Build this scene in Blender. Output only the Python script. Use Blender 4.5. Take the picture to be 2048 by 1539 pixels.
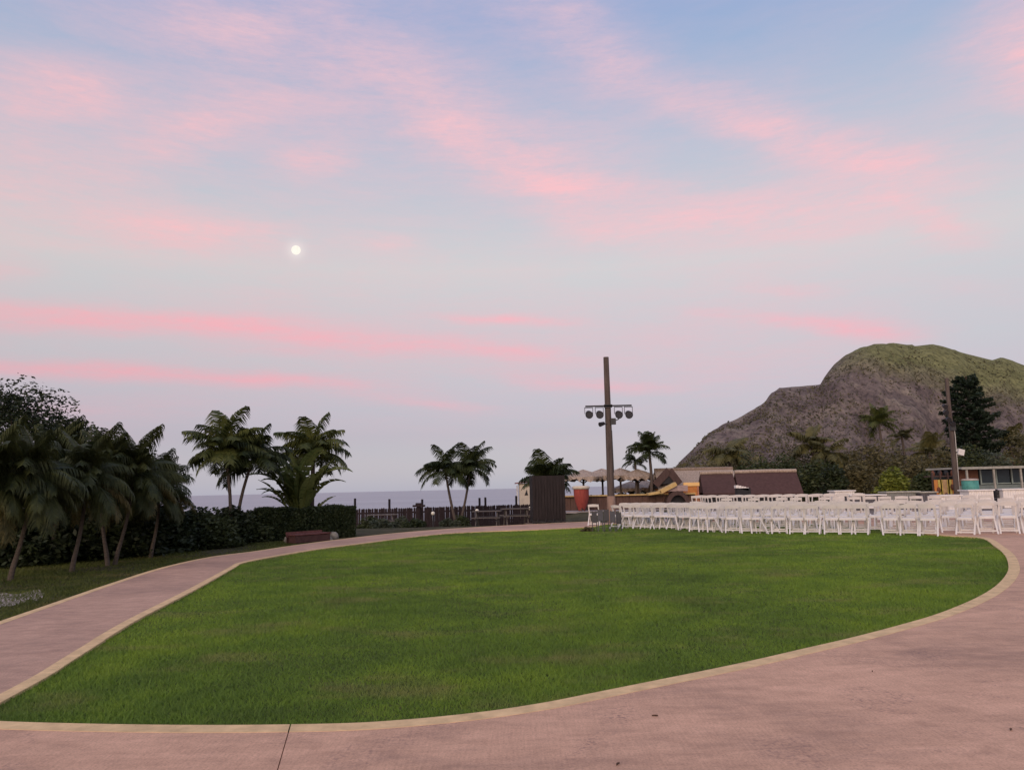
import bpy, math, random
import numpy as np
from mathutils import Vector, Matrix, noise as mnoise
from mathutils.geometry import tessellate_polygon

sc = bpy.context.scene
for o in list(bpy.data.objects):
    bpy.data.objects.remove(o)
R = math.radians
PI = math.pi

# ------------------------------------------------------------------ camera
FPX, CX, CY = 1547.0, 1024.0, 769.5          # focal length and centre in photograph pixels
CAMH = 1.45
PITCH, ROLL = math.atan(206.3 / FPX), R(1.30)
_f = Vector((0, math.cos(PITCH), math.sin(PITCH)))
_u0 = Vector((0, -math.sin(PITCH), math.cos(PITCH)))
_r = (Vector((1, 0, 0)) * math.cos(ROLL) - _u0 * math.sin(ROLL))
_u = (_u0 * math.cos(ROLL) + Vector((1, 0, 0)) * math.sin(ROLL))
cam = bpy.data.cameras.new('camera')
cam.sensor_width = 36.0
cam.lens = 36.0 * FPX / 2048.0
cam.clip_start = 0.05
cam.clip_end = 80000
camo = bpy.data.objects.new('camera', cam)
sc.collection.objects.link(camo)
m3 = Matrix((_r, _u, -_f)).transposed()
camo.matrix_world = Matrix.Translation((0, 0, CAMH)) @ m3.to_4x4()
sc.camera = camo


def ray(px, py):
    return _f + _r * ((px - CX) / FPX) + _u * ((CY - py) / FPX)


def at(px, py, Y):                       # the point on that line of sight at depth Y (metres north)
    d = ray(px, py)
    return Vector((0, 0, CAMH)) + d * (Y / d.y)


def G(px, py, z=0.0):                    # where that line of sight meets the level z
    d = ray(px, py)
    return Vector((0, 0, CAMH)) + d * ((z - CAMH) / d.z)


# ------------------------------------------------------------------ world: dusk sky, sun lamp behind the camera
SUN_EL, SUN_AZ = R(22), R(200)            # azimuth clockwise from +Y, behind the camera to the left
world = bpy.data.worlds.new('World')
sc.world = world
world.use_nodes = True
wt = world.node_tree
for n in list(wt.nodes):
    wt.nodes.remove(n)


def wn(t, **k):
    n = wt.nodes.new(t)
    for a, b in k.items():
        setattr(n, a, b)
    return n


def wl(a, b):
    wt.links.new(a, b)


def wmath(op, a, b=None, c=None, clamp=False):
    n = wn('ShaderNodeMath', operation=op, use_clamp=clamp)
    for i, v in enumerate((a, b, c)):
        if v is None:
            continue
        if isinstance(v, (int, float)):
            n.inputs[i].default_value = v
        else:
            wl(v, n.inputs[i])
    return n.outputs[0]


def wramp(fac, stops, interp='EASE'):
    n = wn('ShaderNodeValToRGB')
    n.color_ramp.interpolation = interp
    e = n.color_ramp.elements
    while len(e) < len(stops):
        e.new(0.5)
    for i, (p, c) in enumerate(stops):
        e[i].position = p
        e[i].color = (c[0], c[1], c[2], 1)
    wl(fac, n.inputs[0])
    return n.outputs[0]


def srgb(r, g, b):
    return tuple(((v / 255.0) / 12.92 if v <= 10 else ((v / 255.0 + 0.055) / 1.055) ** 2.4) for v in (r, g, b))


def wmix(fac, a, b):
    n = wn('ShaderNodeMix', data_type='RGBA')
    if isinstance(fac, (int, float)):
        n.inputs[0].default_value = fac
    else:
        wl(fac, n.inputs[0])
    for i, v in ((6, a), (7, b)):
        if isinstance(v, tuple):
            n.inputs[i].default_value = (*v, 1)
        else:
            wl(v, n.inputs[i])
    return n.outputs[2]


tc = wn('ShaderNodeTexCoord')
sep = wn('ShaderNodeSeparateXYZ')
wl(tc.outputs['Generated'], sep.inputs[0])
az = wmath('ARCTAN2', sep.outputs[0], sep.outputs[1])
el = wmath('ARCSINE', sep.outputs[2])
comb = wn('ShaderNodeCombineXYZ')
wl(az, comb.inputs[0])
wl(el, comb.inputs[1])
ae = comb.outputs[0]


def wnoise(vec, scale, detail=5, rough=0.55, loc=(0, 0, 0), sc_=(1, 1, 1), rot=0.0):
    mp = wn('ShaderNodeMapping')
    mp.inputs['Location'].default_value = loc
    mp.inputs['Rotation'].default_value = (0, 0, rot)
    mp.inputs['Scale'].default_value = sc_
    wl(vec, mp.inputs[0])
    n = wn('ShaderNodeTexNoise')
    n.inputs['Scale'].default_value = scale
    n.inputs['Detail'].default_value = detail
    n.inputs['Roughness'].default_value = rough
    wl(mp.outputs[0], n.inputs['Vector'])
    return n


# wispy warp of the cloud sheet
warp = wnoise(ae, 4.0, 6, 0.62, (3.1, 1.7, 0), (0.8, 2.2, 1))
wsub = wn('ShaderNodeVectorMath', operation='SUBTRACT')
wl(warp.outputs['Color'], wsub.inputs[0])
wsub.inputs[1].default_value = (0.5, 0.5, 0.5)
wmul = wn('ShaderNodeVectorMath', operation='MULTIPLY')
wl(wsub.outputs[0], wmul.inputs[0])
wmul.inputs[1].default_value = (0.17, 0.042, 0)
wadd = wn('ShaderNodeVectorMath', operation='ADD')
wl(ae, wadd.inputs[0])
wl(wmul.outputs[0], wadd.inputs[1])
aew = wadd.outputs[0]


def sky_ae(px, py):
    d = ray(px, py).normalized()
    return math.atan2(d.x, d.y), math.asin(d.z)


STREAKS = [  # the cloud bands of this evening: end, end (degrees via the lens), half width, strength
    (-320, 598, 640, 640, 24.2, 0.65), (250, 622, 1080, 712, 24.2, 0.53), (-250, 718, 430, 744, 14.3, 0.47),
    (180, 732, 800, 784, 15.4, 0.53), (120, 432, 620, 472, 29.1, 0.54), (-60, 150, 300, 182, 47, 0.50),
    (200, 296, 560, 215, 51.5, 0.42), (560, 312, 770, 312, 31.4, 0.47), (780, 170, 1010, 275, 73.9, 0.42),
    (830, 262, 1280, 310, 53.8, 0.45), (920, 342, 1330, 378, 31.4, 0.65), (1230, 400, 1860, 420, 51.5, 0.47),
    (1100, 112, 1320, 146, 47, 0.40), (980, -10, 1270, 60, 58.2, 0.35), (1400, 205, 1720, 290, 53.8, 0.54),
    (1620, 288, 1960, 342, 47, 0.50), (1950, 10, 2200, 160, 84, 0.61), (1480, 632, 1860, 672, 18.7, 0.58),
    (840, 630, 1160, 646, 9.9, 0.42), (930, 745, 1420, 774, 13.2, 0.38), (680, 800, 980, 810, 9.9, 0.32),
    (220, 42, 740, 20, 53.8, 0.33), (1080, 450, 1520, 458, 35.8, 0.33), (1500, 574, 1700, 582, 14.3, 0.25),
    (-150, 538, 130, 542, 16.5, 0.27), (1780, 450, 2010, 472, 24.6, 0.33), (-200, 372, 320, 372, 71.7, 0.26),
    (690, 485, 840, 490, 17.6, 0.25), (860, 688, 1120, 716, 15.4, 0.27), (100, 560, 900, 575, 28.6, 0.13),
    (-100, 820, 500, 800, 24.2, 0.17), (1700, 395, 1850, 430, 24.6, 0.24), (600, 120, 860, 150, 44.8, 0.26),
    (350, 150, 820, 240, 60, .26), (1500, 300, 1900, 400, 50, .22), (1000, 420, 1300, 440, 40, .24), (60, 470, 560, 520, 24, .20),
    (1250, 160, 1480, 220, 36, .30), (640, 60, 900, 90, 40, .14), (-200, 250, 150, 240, 60, .22), (1300, 620, 1500, 632, 12, .2),
    (400, 690, 760, 720, 14, .22), (1750, 560, 2100, 580, 26, .14),
]
total = None
for (x0, y0, x1, y1, hw, amp) in STREAKS:
    a0, e0 = sky_ae(x0, y0)
    a1, e1 = sky_ae(x1, y1)
    mp = wn('ShaderNodeMapping', vector_type='TEXTURE')
    mp.inputs['Location'].default_value = ((a0 + a1) / 2, (e0 + e1) / 2, 0)
    mp.inputs['Rotation'].default_value = (0, 0, math.atan2(e1 - e0, a1 - a0))
    mp.inputs['Scale'].default_value = (math.hypot(a1 - a0, e1 - e0) / 2 * 0.82, hw / FPX, 1)
    wl(aew, mp.inputs[0])
    dt = wn('ShaderNodeVectorMath', operation='DOT_PRODUCT')
    wl(mp.outputs[0], dt.inputs[0])
    wl(mp.outputs[0], dt.inputs[1])
    g = wmath('EXPONENT', wmath('MULTIPLY', dt.outputs['Value'], -1.0))
    total = wmath('MULTIPLY', g, amp) if total is None else wmath('MULTIPLY_ADD', g, amp, total)
fib = wnoise(aew, 4.2, 9, 0.70, (0.3, 5.2, 0), (1.2, 8.0, 1), 0.07)          # fibres inside the bands
puff = wnoise(ae, 13.0, 8, 0.70, (7.7, 2.4, 0), (1.0, 3.2, 1), 0.10)
gen = wnoise(aew, 1.5, 5, 0.6, (1.3, 0.4, 0), (1.0, 3.2, 1), 0.05)           # the same cloud sheet all round the sky
fibv = wmath('MULTIPLY_ADD', wmath('SUBTRACT', fib.outputs[0], 0.5), 2.7, 0.5)
pufv = wmath('MULTIPLY_ADD', wmath('SUBTRACT', puff.outputs[0], 0.5), 2.1, 0.5)
finen = wnoise(ae, 34.0, 5, 0.75, (2.2, 9.1, 0), (1.0, 4.2, 1), 0.06)        # the finest wisps
finv = wmath('SUBTRACT', finen.outputs[0], 0.5)
lowb = wmath('SUBTRACT', 1.0, wmath('MULTIPLY', el, 3.2, clamp=True))        # bands near the horizon run unbroken
gain = wmath('ADD', wmath('MULTIPLY', fibv, 0.60), wmath('MULTIPLY_ADD', pufv, 0.48, wmath('MULTIPLY_ADD', lowb, 0.35, 0.42)))
gain = wmath('MULTIPLY_ADD', finv, 1.1, gain)
veil = wmath('MULTIPLY', wmath('SUBTRACT', gen.outputs[0], 0.30, clamp=True), 0.95)
cloud = wmath('ADD', wmath('MULTIPLY', total, gain), wmath('MULTIPLY', veil, wmath('ADD', wmath('MULTIPLY', finv, 0.9), wmath('MULTIPLY_ADD', fibv, 0.8, 0.45))))
cloud = wmath('MULTIPLY', cloud, wmath('MULTIPLY', wmath('ADD', el, 0.02), 9.0, clamp=True), clamp=True)
elf = wmath('DIVIDE', wmath('ADD', el, R(3)), R(63))
NISH = 0.03
NFWD = ((-3, (.06, .06, .04)), (0.5, (.127, .129, .094)), (4, (.185, .217, .197)), (10, (.14, .193, .218)), (20, (.063, .099, .15)), (40, (.028, .046, .078)), (80, (.017, .028, .048)))


def minus_sky(e, rgb):                                                       # the colour seen, less what the sky texture adds
    return tuple(max(0.01, v - float(np.interp(e, [q[0] for q in NFWD], [q[1][i] for q in NFWD]))) for i, v in enumerate(srgb(*rgb)))


base = wramp(elf, [((e + 3) / 63.0, minus_sky(e, c)) for e, c in
                   ((-3, (172, 170, 182)), (0.5, (180, 180, 190)), (4, (187, 185, 195)), (9, (199, 200, 204)), (16, (203, 209, 210)), (24, (178, 192, 210)),
                    (33, (146, 170, 208)), (45, (142, 165, 206)), (60, (140, 160, 200)))], 'LINEAR')
pink = wramp(elf, [((e + 3) / 63.0, minus_sky(e, c)) for e, c in
                   ((-3, (205, 172, 184)), (3, (214, 176, 186)), (9, (240, 182, 188)), (18, (247, 194, 198)), (33, (232, 194, 204)), (60, (226, 194, 206)))], 'LINEAR')
skycol = wmix(cloud, base, pink)
mdir = ray(592, 500).normalized()
md = wn('ShaderNodeVectorMath', operation='DISTANCE')
wl(tc.outputs['Generated'], md.inputs[0])
md.inputs[1].default_value = mdir
aur = wmath('EXPONENT', wmath('MULTIPLY', wmath('POWER', wmath('DIVIDE', md.outputs['Value'], 15.0 / FPX), 2.0), -1.0))
skycol = wmix(wmath('MULTIPLY', aur, 0.55), skycol, (0.84, 0.74, 0.66))
bg1 = wn('ShaderNodeBackground')
wl(skycol, bg1.inputs[0])
bg1.inputs[1].default_value = 1.0
nish = wn('ShaderNodeTexSky', sky_type='NISHITA')
nish.sun_disc = False
nish.sun_elevation = SUN_EL
nish.sun_rotation = SUN_AZ
bg2 = wn('ShaderNodeBackground')
wl(nish.outputs[0], bg2.inputs[0])
bg2.inputs[1].default_value = NISH
adds = wn('ShaderNodeAddShader')
wl(bg1.outputs[0], adds.inputs[0])
wl(bg2.outputs[0], adds.inputs[1])
wout = wn('ShaderNodeOutputWorld')
wl(adds.outputs[0], wout.inputs[0])
world.cycles.sampling_method = 'NONE'

sun = bpy.data.lights.new('sun', 'SUN')
sun.energy = 1.7
sun.angle = R(40)
sun.color = (1.0, 0.74, 0.55)
suno = bpy.data.objects.new('sun', sun)
sc.collection.objects.link(suno)
sdir = Vector((math.sin(SUN_AZ) * math.cos(SUN_EL), math.cos(SUN_AZ) * math.cos(SUN_EL), math.sin(SUN_EL)))
suno.rotation_euler = sdir.to_track_quat('Z', 'Y').to_euler()
suno.location = sdir * 50

sc.view_settings.view_transform = 'Standard'
sc.view_settings.look = 'None'
sc.view_settings.gamma = 1.0
sc.view_settings.use_curve_mapping = False
sc.view_settings.exposure = 0.07
sc.render.engine = 'CYCLES'
sc.cycles.max_bounces = 5
sc.cycles.diffuse_bounces = 3
sc.cycles.glossy_bounces = 2
sc.cycles.transmission_bounces = 2
sc.cycles.transparent_max_bounces = 4
sc.cycles.use_denoising = True

# ------------------------------------------------------------------ materials
MATS = {}


def nodes_of(name, rough):
    m = bpy.data.materials.new(name)
    m.use_nodes = True
    nt = m.node_tree
    b = nt.nodes['Principled BSDF']
    b.inputs['Roughness'].default_value = rough
    return m, nt, b


def nz(nt, scale, detail=5, rough=0.6, scl=(1, 1, 1), obj=False, rot=(0, 0, 0), dist=0.0):
    if obj:
        t = nt.nodes.new('ShaderNodeTexCoord').outputs['Object']
    else:
        t = nt.nodes.new('ShaderNodeNewGeometry').outputs['Position']
    mp = nt.nodes.new('ShaderNodeMapping')
    mp.inputs['Scale'].default_value = scl
    mp.inputs['Rotation'].default_value = rot
    nt.links.new(t, mp.inputs[0])
    n = nt.nodes.new('ShaderNodeTexNoise')
    n.inputs['Scale'].default_value = scale
    n.inputs['Detail'].default_value = detail
    n.inputs['Roughness'].default_value = rough
    n.inputs['Distortion'].default_value = dist
    nt.links.new(mp.outputs[0], n.inputs['Vector'])
    return n.outputs[0]


def ramp(nt, fac, stops):
    n = nt.nodes.new('ShaderNodeValToRGB')
    e = n.color_ramp.elements
    while len(e) < len(stops):
        e.new(0.5)
    for i, (p, c) in enumerate(stops):
        e[i].position = p
        e[i].color = (c[0], c[1], c[2], 1)
    nt.links.new(fac, n.inputs[0])
    return n.outputs[0]


def mixc(nt, fac, a, b, mode='MIX'):
    n = nt.nodes.new('ShaderNodeMix')
    n.data_type = 'RGBA'
    n.blend_type = mode
    if isinstance(fac, (int, float)):
        n.inputs[0].default_value = fac
    else:
        nt.links.new(fac, n.inputs[0])
    for i, v in ((6, a), (7, b)):
        if isinstance(v, tuple):
            n.inputs[i].default_value = (*v[:3], 1)
        else:
            nt.links.new(v, n.inputs[i])
    return n.outputs[2]


def mth(nt, op, a, b, clamp=False):
    n = nt.nodes.new('ShaderNodeMath')
    n.operation = op
    n.use_clamp = clamp
    for i, v in enumerate((a, b)):
        if isinstance(v, (int, float)):
            n.inputs[i].default_value = v
        else:
            nt.links.new(v, n.inputs[i])
    return n.outputs[0]


def bump(nt, b, h, strength=0.4, dist=0.02):
    n = nt.nodes.new('ShaderNodeBump')
    n.inputs['Strength'].default_value = strength
    n.inputs['Distance'].default_value = dist
    nt.links.new(h, n.inputs['Height'])
    nt.links.new(n.outputs[0], b.inputs['Normal'])


def plain(name, c, rough=0.7, var=0.3, scale=6.0, bmp=0.25, scl=(1, 1, 1), spec=0.3, bdist=0.01, metal=0.0):
    if name in MATS:
        return MATS[name]
    m, nt, b = nodes_of(name, rough)
    lo = tuple(v * (1 - var) for v in c)
    hi = tuple(min(1, v * (1 + var)) for v in c)
    n1 = nz(nt, scale, 6, 0.65, scl)
    col = ramp(nt, n1, [(0.28, lo), (0.72, hi)])
    nt.links.new(col, b.inputs['Base Color'])
    b.inputs['Specular IOR Level'].default_value = spec
    b.inputs['Metallic'].default_value = metal
    if bmp:
        bump(nt, b, nz(nt, scale * 4, 5, 0.6, scl), bmp, bdist)
    MATS[name] = m
    return m


def leafmat(name, dark, light, scale=2.0, transl=0.22, rough=0.55, spec=0.25, fine=9.0):
    if name in MATS:
        return MATS[name]
    m, nt, b = nodes_of(name, rough)
    n1 = nz(nt, scale, 4, 0.6)
    n2 = nz(nt, fine, 3, 0.6)
    f = mth(nt, 'ADD', mth(nt, 'MULTIPLY', n1, 0.6), mth(nt, 'MULTIPLY', n2, 0.4))
    col = ramp(nt, f, [(0.36, dark), (0.64, light)])
    nt.links.new(col, b.inputs['Base Color'])
    b.inputs['Specular IOR Level'].default_value = spec
    tr = nt.nodes.new('ShaderNodeBsdfTranslucent')
    nt.links.new(col, tr.inputs[0])
    mx = nt.nodes.new('ShaderNodeMixShader')
    mx.inputs[0].default_value = transl
    out = nt.nodes['Material Output']
    nt.links.new(b.outputs[0], mx.inputs[1])
    nt.links.new(tr.outputs[0], mx.inputs[2])
    nt.links.new(mx.outputs[0], out.inputs[0])
    MATS[name] = m
    return m


# ------------------------------------------------------------------ object helpers
COL = sc.collection


def link(name, me, parent=None, loc=None, rotz=0.0):
    o = bpy.data.objects.new(name, me)
    COL.objects.link(o)
    if parent is not None:
        o.parent = parent
    if loc is not None:
        o.location = loc
    if rotz:
        o.rotation_euler = (0, 0, rotz)
    return o


def tag(o, label=None, cat=None, group=None, kind=None):
    if label:
        o['label'] = label
    if cat:
        o['category'] = cat
    if group:
        o['group'] = group
    if kind:
        o['kind'] = kind
    return o


def thing(name, label, cat, loc=(0, 0, 0), rotz=0.0, group=None):
    return tag(link(name, None, None, loc, rotz), label, cat, group)


class MB:
    def __init__(s):
        s.v, s.f, s.smooth = [], [], []

    def add(s, vs, fs, smooth=False):
        k = len(s.v)
        s.v.extend([tuple(v) for v in vs])
        s.f.extend([tuple(i + k for i in f) for f in fs])
        s.smooth.extend([smooth] * len(fs))
        return s

    def box(s, c, size, rot=None):
        hx, hy, hz = size[0] / 2, size[1] / 2, size[2] / 2
        vs = [Vector((x, y, z)) for z in (-hz, hz) for y in (-hy, hy) for x in (-hx, hx)]
        if rot is not None:
            vs = [rot @ v for v in vs]
        c = Vector(c)
        return s.add([v + c for v in vs], [(0, 2, 3, 1), (4, 5, 7, 6), (0, 1, 5, 4), (2, 6, 7, 3), (0, 4, 6, 2), (1, 3, 7, 5)])

    def bar(s, a, b, w, t, up=(0, 0, 1)):      # rectangular bar from a to b, w across, t thick
        a, b = Vector(a), Vector(b)
        d = (b - a)
        L = d.length
        d.normalize()
        upv = Vector(up)
        x = d.cross(upv)
        if x.length < 1e-4:
            x = d.cross(Vector((0, 1, 0)))
        x.normalize()
        y = x.cross(d)
        return s.box((a + b) / 2, (w, t, L), Matrix((x, y, d)).transposed())

    def tube(s, pts, radii, n=8, cap=True, smooth=True):
        pts = [Vector(p) for p in pts]
        if isinstance(radii, (int, float)):
            radii = [radii] * len(pts)
        rings = []
        ref = Vector((1, 0, 0))
        for i, p in enumerate(pts):
            d = (pts[min(i + 1, len(pts) - 1)] - pts[max(i - 1, 0)]).normalized()
            x = ref - d * ref.dot(d)
            if x.length < 1e-3:
                x = Vector((0, 1, 0)) - d * d.y
            x.normalize()
            ref = x
            y = d.cross(x)
            rings.append([p + (x * math.cos(2 * PI * k / n) + y * math.sin(2 * PI * k / n)) * radii[i] for k in range(n)])
        vs = [v for r_ in rings for v in r_]
        fs = []
        for i in range(len(pts) - 1):
            for k in range(n):
                fs.append((i * n + k, i * n + (k + 1) % n, (i + 1) * n + (k + 1) % n, (i + 1) * n + k))
        s.add(vs, fs, smooth)
        if cap:
            s.add(rings[0], [tuple(range(n))[::-1]])
            s.add(rings[-1], [tuple(range(n))])
        return s

    def lathe(s, prof, c=(0, 0, 0), n=16, smooth=True):
        c = Vector(c)
        vs, fs = [], []
        for (r_, z) in prof:
            for k in range(n):
                vs.append(c + Vector((r_ * math.cos(2 * PI * k / n), r_ * math.sin(2 * PI * k / n), z)))
        for i in range(len(prof) - 1):
            for k in range(n):
                fs.append((i * n + k, i * n + (k + 1) % n, (i + 1) * n + (k + 1) % n, (i + 1) * n + k))
        return s.add(vs, fs, smooth)

    def mesh(s, name, mat):
        me = bpy.data.meshes.new(name)
        me.from_pydata(s.v, [], s.f)
        me.polygons.foreach_set('use_smooth', s.smooth)
        if mat:
            me.materials.append(mat)
        me.update()
        return me

    def build(s, name, mat, parent=None, loc=None, rotz=0.0):
        return link(name, s.mesh(name, mat), parent, loc, rotz)


def npmesh(name, V, F, mat, smooth=False):
    me = bpy.data.meshes.new(name)
    V = np.asarray(V, dtype=np.float32)
    F = np.asarray(F, dtype=np.int32)
    k = F.shape[1]
    me.vertices.add(len(V))
    me.vertices.foreach_set('co', V.ravel())
    me.loops.add(F.size)
    me.loops.foreach_set('vertex_index', F.ravel())
    me.polygons.add(len(F))
    me.polygons.foreach_set('loop_start', np.arange(0, F.size, k, dtype=np.int32))
    me.polygons.foreach_set('use_smooth', np.full(len(F), smooth))
    me.materials.append(mat)
    me.update()
    me.validate()
    return me


def poly_sheet(name, pts, z, mat, depth=0.0, parent=None, mb=None):
    """flat sheet over a polygon, with side walls of the given depth"""
    own = mb is None
    mb = mb or MB()
    p3 = [Vector((p[0], p[1], z)) for p in pts]
    area = sum(p3[i].x * p3[(i + 1) % len(p3)].y - p3[(i + 1) % len(p3)].x * p3[i].y for i in range(len(p3)))
    if area < 0:
        p3 = p3[::-1]
    tris = tessellate_polygon([p3])
    fs = []
    for t in tris:
        a, b, c = (p3[i] for i in t)
        fs.append(tuple(t) if (b - a).cross(c - a).z > 0 else tuple(t[::-1]))
    mb.add(p3, fs)
    if depth:
        n = len(p3)
        vs = p3 + [v - Vector((0, 0, depth)) for v in p3]
        mb.add(vs, [(i + n, (i + 1) % n + n, (i + 1) % n, i) for i in range(n)])
    return mb.build(name, mat, parent) if own else mb


def catmull(pts, step=6):
    out = []
    P = [np.array(p[:2], float) for p in pts]
    P = [2 * P[0] - P[1]] + P + [2 * P[-1] - P[-2]]
    for i in range(1, len(P) - 2):
        for k in range(step):
            t = k / step
            out.append(0.5 * ((2 * P[i]) + (-P[i - 1] + P[i + 1]) * t + (2 * P[i - 1] - 5 * P[i] + 4 * P[i + 1] - P[i + 2]) * t * t
                              + (-P[i - 1] + 3 * P[i] - 3 * P[i + 1] + P[i + 2]) * t ** 3))
    out.append(P[-2])
    return out


def offset(line, d):
    out = []
    for i, p in enumerate(line):
        t = line[min(i + 1, len(line) - 1)] - line[max(i - 1, 0)]
        t = t / np.linalg.norm(t)
        out.append(p + np.array([-t[1], t[0]]) * d)
    return out


def clip(poly, p0, p1, keep_left=True, gap=0.0):
    """part of the polygon on one side of the line p0-p1"""
    d = np.array(p1[:2]) - np.array(p0[:2])
    nrm = np.array([-d[1], d[0]]) / np.linalg.norm(d)
    if not keep_left:
        nrm = -nrm
    out = []
    sd = [float(np.dot(np.array(p[:2]) - np.array(p0[:2]), nrm)) - gap for p in poly]
    for i in range(len(poly)):
        j = (i + 1) % len(poly)
        a, b = np.array(poly[i][:2]), np.array(poly[j][:2])
        if sd[i] >= 0:
            out.append(a)
        if sd[i] * sd[j] < 0:
            out.append(a + (b - a) * (sd[i] / (sd[i] - sd[j])))
    return out


def inside(poly, P):
    x, y = P[:, 0], P[:, 1]
    r = np.zeros(len(P), bool)
    n = len(poly)
    for i in range(n):
        x0, y0 = poly[i][0], poly[i][1]
        x1, y1 = poly[(i + 1) % n][0], poly[(i + 1) % n][1]
        c = ((y0 > y) != (y1 > y)) & (x < (x1 - x0) * (y - y0) / ((y1 - y0) if y1 != y0 else 1e-9) + x0)
        r ^= c
    return r


def sstep(a, b, x):
    t = min(1.0, max(0.0, (x - a) / (b - a)))
    return t * t * (3 - 2 * t)


def ground_z(x, y):
    w = 1 - sstep(0.5, 4.5, x)
    z = -0.08 - 0.60 * sstep(31, 46, y) * w
    yc = 52 + max(0.0, x - 0.5) * 4.6
    z -= 24 * sstep(0, 16, y - yc)
    return z


# ------------------------------------------------------------------ ground materials
def concrete_mat(name, c, tint2, spots=True):
    m, nt, b = nodes_of(name, 0.82)
    big = nz(nt, 0.55, 6, 0.62, dist=0.6)
    mid = nz(nt, 3.2, 6, 0.65, (1, 2.2, 1))
    fine = nz(nt, 70, 4, 0.7)
    broom = nz(nt, 60, 3, 0.6, (1.0, 0.06, 1), rot=(0, 0, R(-8)))
    f = mth(nt, 'ADD', mth(nt, 'MULTIPLY', big, 0.6), mth(nt, 'MULTIPLY', mid, 0.4))
    col = ramp(nt, f, [(0.36, tuple(v * 0.78 for v in tint2)), (0.5, c), (0.64, tuple(min(1, v * 1.2) for v in c))])
    col = mixc(nt, 0.7, col, ramp(nt, fine, [(0.30, (0.58, 0.56, 0.56)), (0.5, (1, 1, 1)), (0.72, (1.22, 1.18, 1.16))]), 'MULTIPLY')
    col = mixc(nt, 0.4, col, ramp(nt, broom, [(0.35, (0.82, 0.80, 0.80)), (0.65, (1.10, 1.10, 1.10))]), 'MULTIPLY')
    wear = nz(nt, 2.3, 7, 0.72, (1.0, 2.6, 1), rot=(0, 0, R(14)), dist=0.8)
    col = mixc(nt, 0.5, col, ramp(nt, wear, [(0.36, (0.80, 0.78, 0.78)), (0.5, (1, 1, 1)), (0.66, (1.17, 1.18, 1.2))]), 'MULTIPLY')
    if spots:
        st = nz(nt, 1.1, 4, 0.55, dist=1.5)
        st2 = nz(nt, 34, 4, 0.6)
        k = mth(nt, 'MULTIPLY', mth(nt, 'MULTIPLY', mth(nt, 'SUBTRACT', st, 0.53, True), 6.0, True),
                mth(nt, 'MULTIPLY', mth(nt, 'SUBTRACT', st2, 0.48, True), 5.0, True))
        col = mixc(nt, k, col, (0.20, 0.12, 0.11))
    nt.links.new(col, b.inputs['Base Color'])
    b.inputs['Specular IOR Level'].default_value = 0.25
    bump(nt, b, mth(nt, 'ADD', fine, mth(nt, 'MULTIPLY', broom, 0.8)), 0.35, 0.004)
    MATS[name] = m
    return m


CONC = concrete_mat('pink_concrete', (0.60, 0.362, 0.244), (0.55, 0.335, 0.235))
PATHC = concrete_mat('path_concrete', (0.505, 0.315, 0.228), (0.465, 0.295, 0.225), False)
KERB = plain('tan_kerb', (0.70, 0.485, 0.255), 0.8, 0.25, 6, 0.25)


def soil_mat(name, grass, dry):
    m, nt, b = nodes_of(name, 0.95)
    a = nz(nt, 0.9, 6, 0.65)
    c = nz(nt, 14, 5, 0.7)
    f = mth(nt, 'ADD', mth(nt, 'MULTIPLY', a, 0.65), mth(nt, 'MULTIPLY', c, 0.35))
    col = ramp(nt, f, [(0.36, tuple(v * 0.6 for v in grass)), (0.5, grass), (0.66, dry)])
    nt.links.new(col, b.inputs['Base Color'])
    b.inputs['Specular IOR Level'].default_value = 0.1
    bump(nt, b, nz(nt, 40, 4, 0.7), 0.8, 0.03)
    MATS[name] = m
    return m


LAWNSOIL = soil_mat('lawn_soil', (0.085, 0.115, 0.030), (0.14, 0.125, 0.05))
GROUND = soil_mat('dry_ground', (0.075, 0.070, 0.035), (0.15, 0.115, 0.075))


def blade_mat(name, dark, mid, bright, dry):
    m, nt, b = nodes_of(name, 0.6)
    big = nz(nt, 0.30, 4, 0.55)
    med = nz(nt, 1.5, 5, 0.6, (1, 1.0, 1))
    fin = nz(nt, 28, 2, 0.6)
    f = mth(nt, 'ADD', mth(nt, 'ADD', mth(nt, 'MULTIPLY', big, 0.45), mth(nt, 'MULTIPLY', med, 0.33)), mth(nt, 'MULTIPLY', fin, 0.22))
    col = ramp(nt, f, [(0.40, dark), (0.49, mid), (0.585, bright)])
    d = mth(nt, 'MULTIPLY', mth(nt, 'SUBTRACT', nz(nt, 0.8, 5, 0.65, (0.7, 1.4, 1)), 0.53, True), 6.0, True)
    col = mixc(nt, mth(nt, 'MULTIPLY', d, 0.6), col, dry)
    nt.links.new(col, b.inputs['Base Color'])
    b.inputs['Specular IOR Level'].default_value = 0.2
    tr = nt.nodes.new('ShaderNodeBsdfTranslucent')
    nt.links.new(col, tr.inputs[0])
    mx = nt.nodes.new('ShaderNodeMixShader')
    mx.inputs[0].default_value = 0.35
    nt.links.new(b.outputs[0], mx.inputs[1])
    nt.links.new(tr.outputs[0], mx.inputs[2])
    nt.links.new(mx.outputs[0], nt.nodes['Material Output'].inputs[0])
    MATS[name] = m
    return m


BLADE = blade_mat('lawn_blades', (0.115, 0.185, 0.042), (0.165, 0.268, 0.045), (0.24, 0.35, 0.047), (0.33, 0.285, 0.13))
SIDEBLADE = blade_mat('verge_blades', (0.05, 0.07, 0.018), (0.085, 0.105, 0.026), (0.13, 0.15, 0.035), (0.20, 0.16, 0.08))

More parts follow.
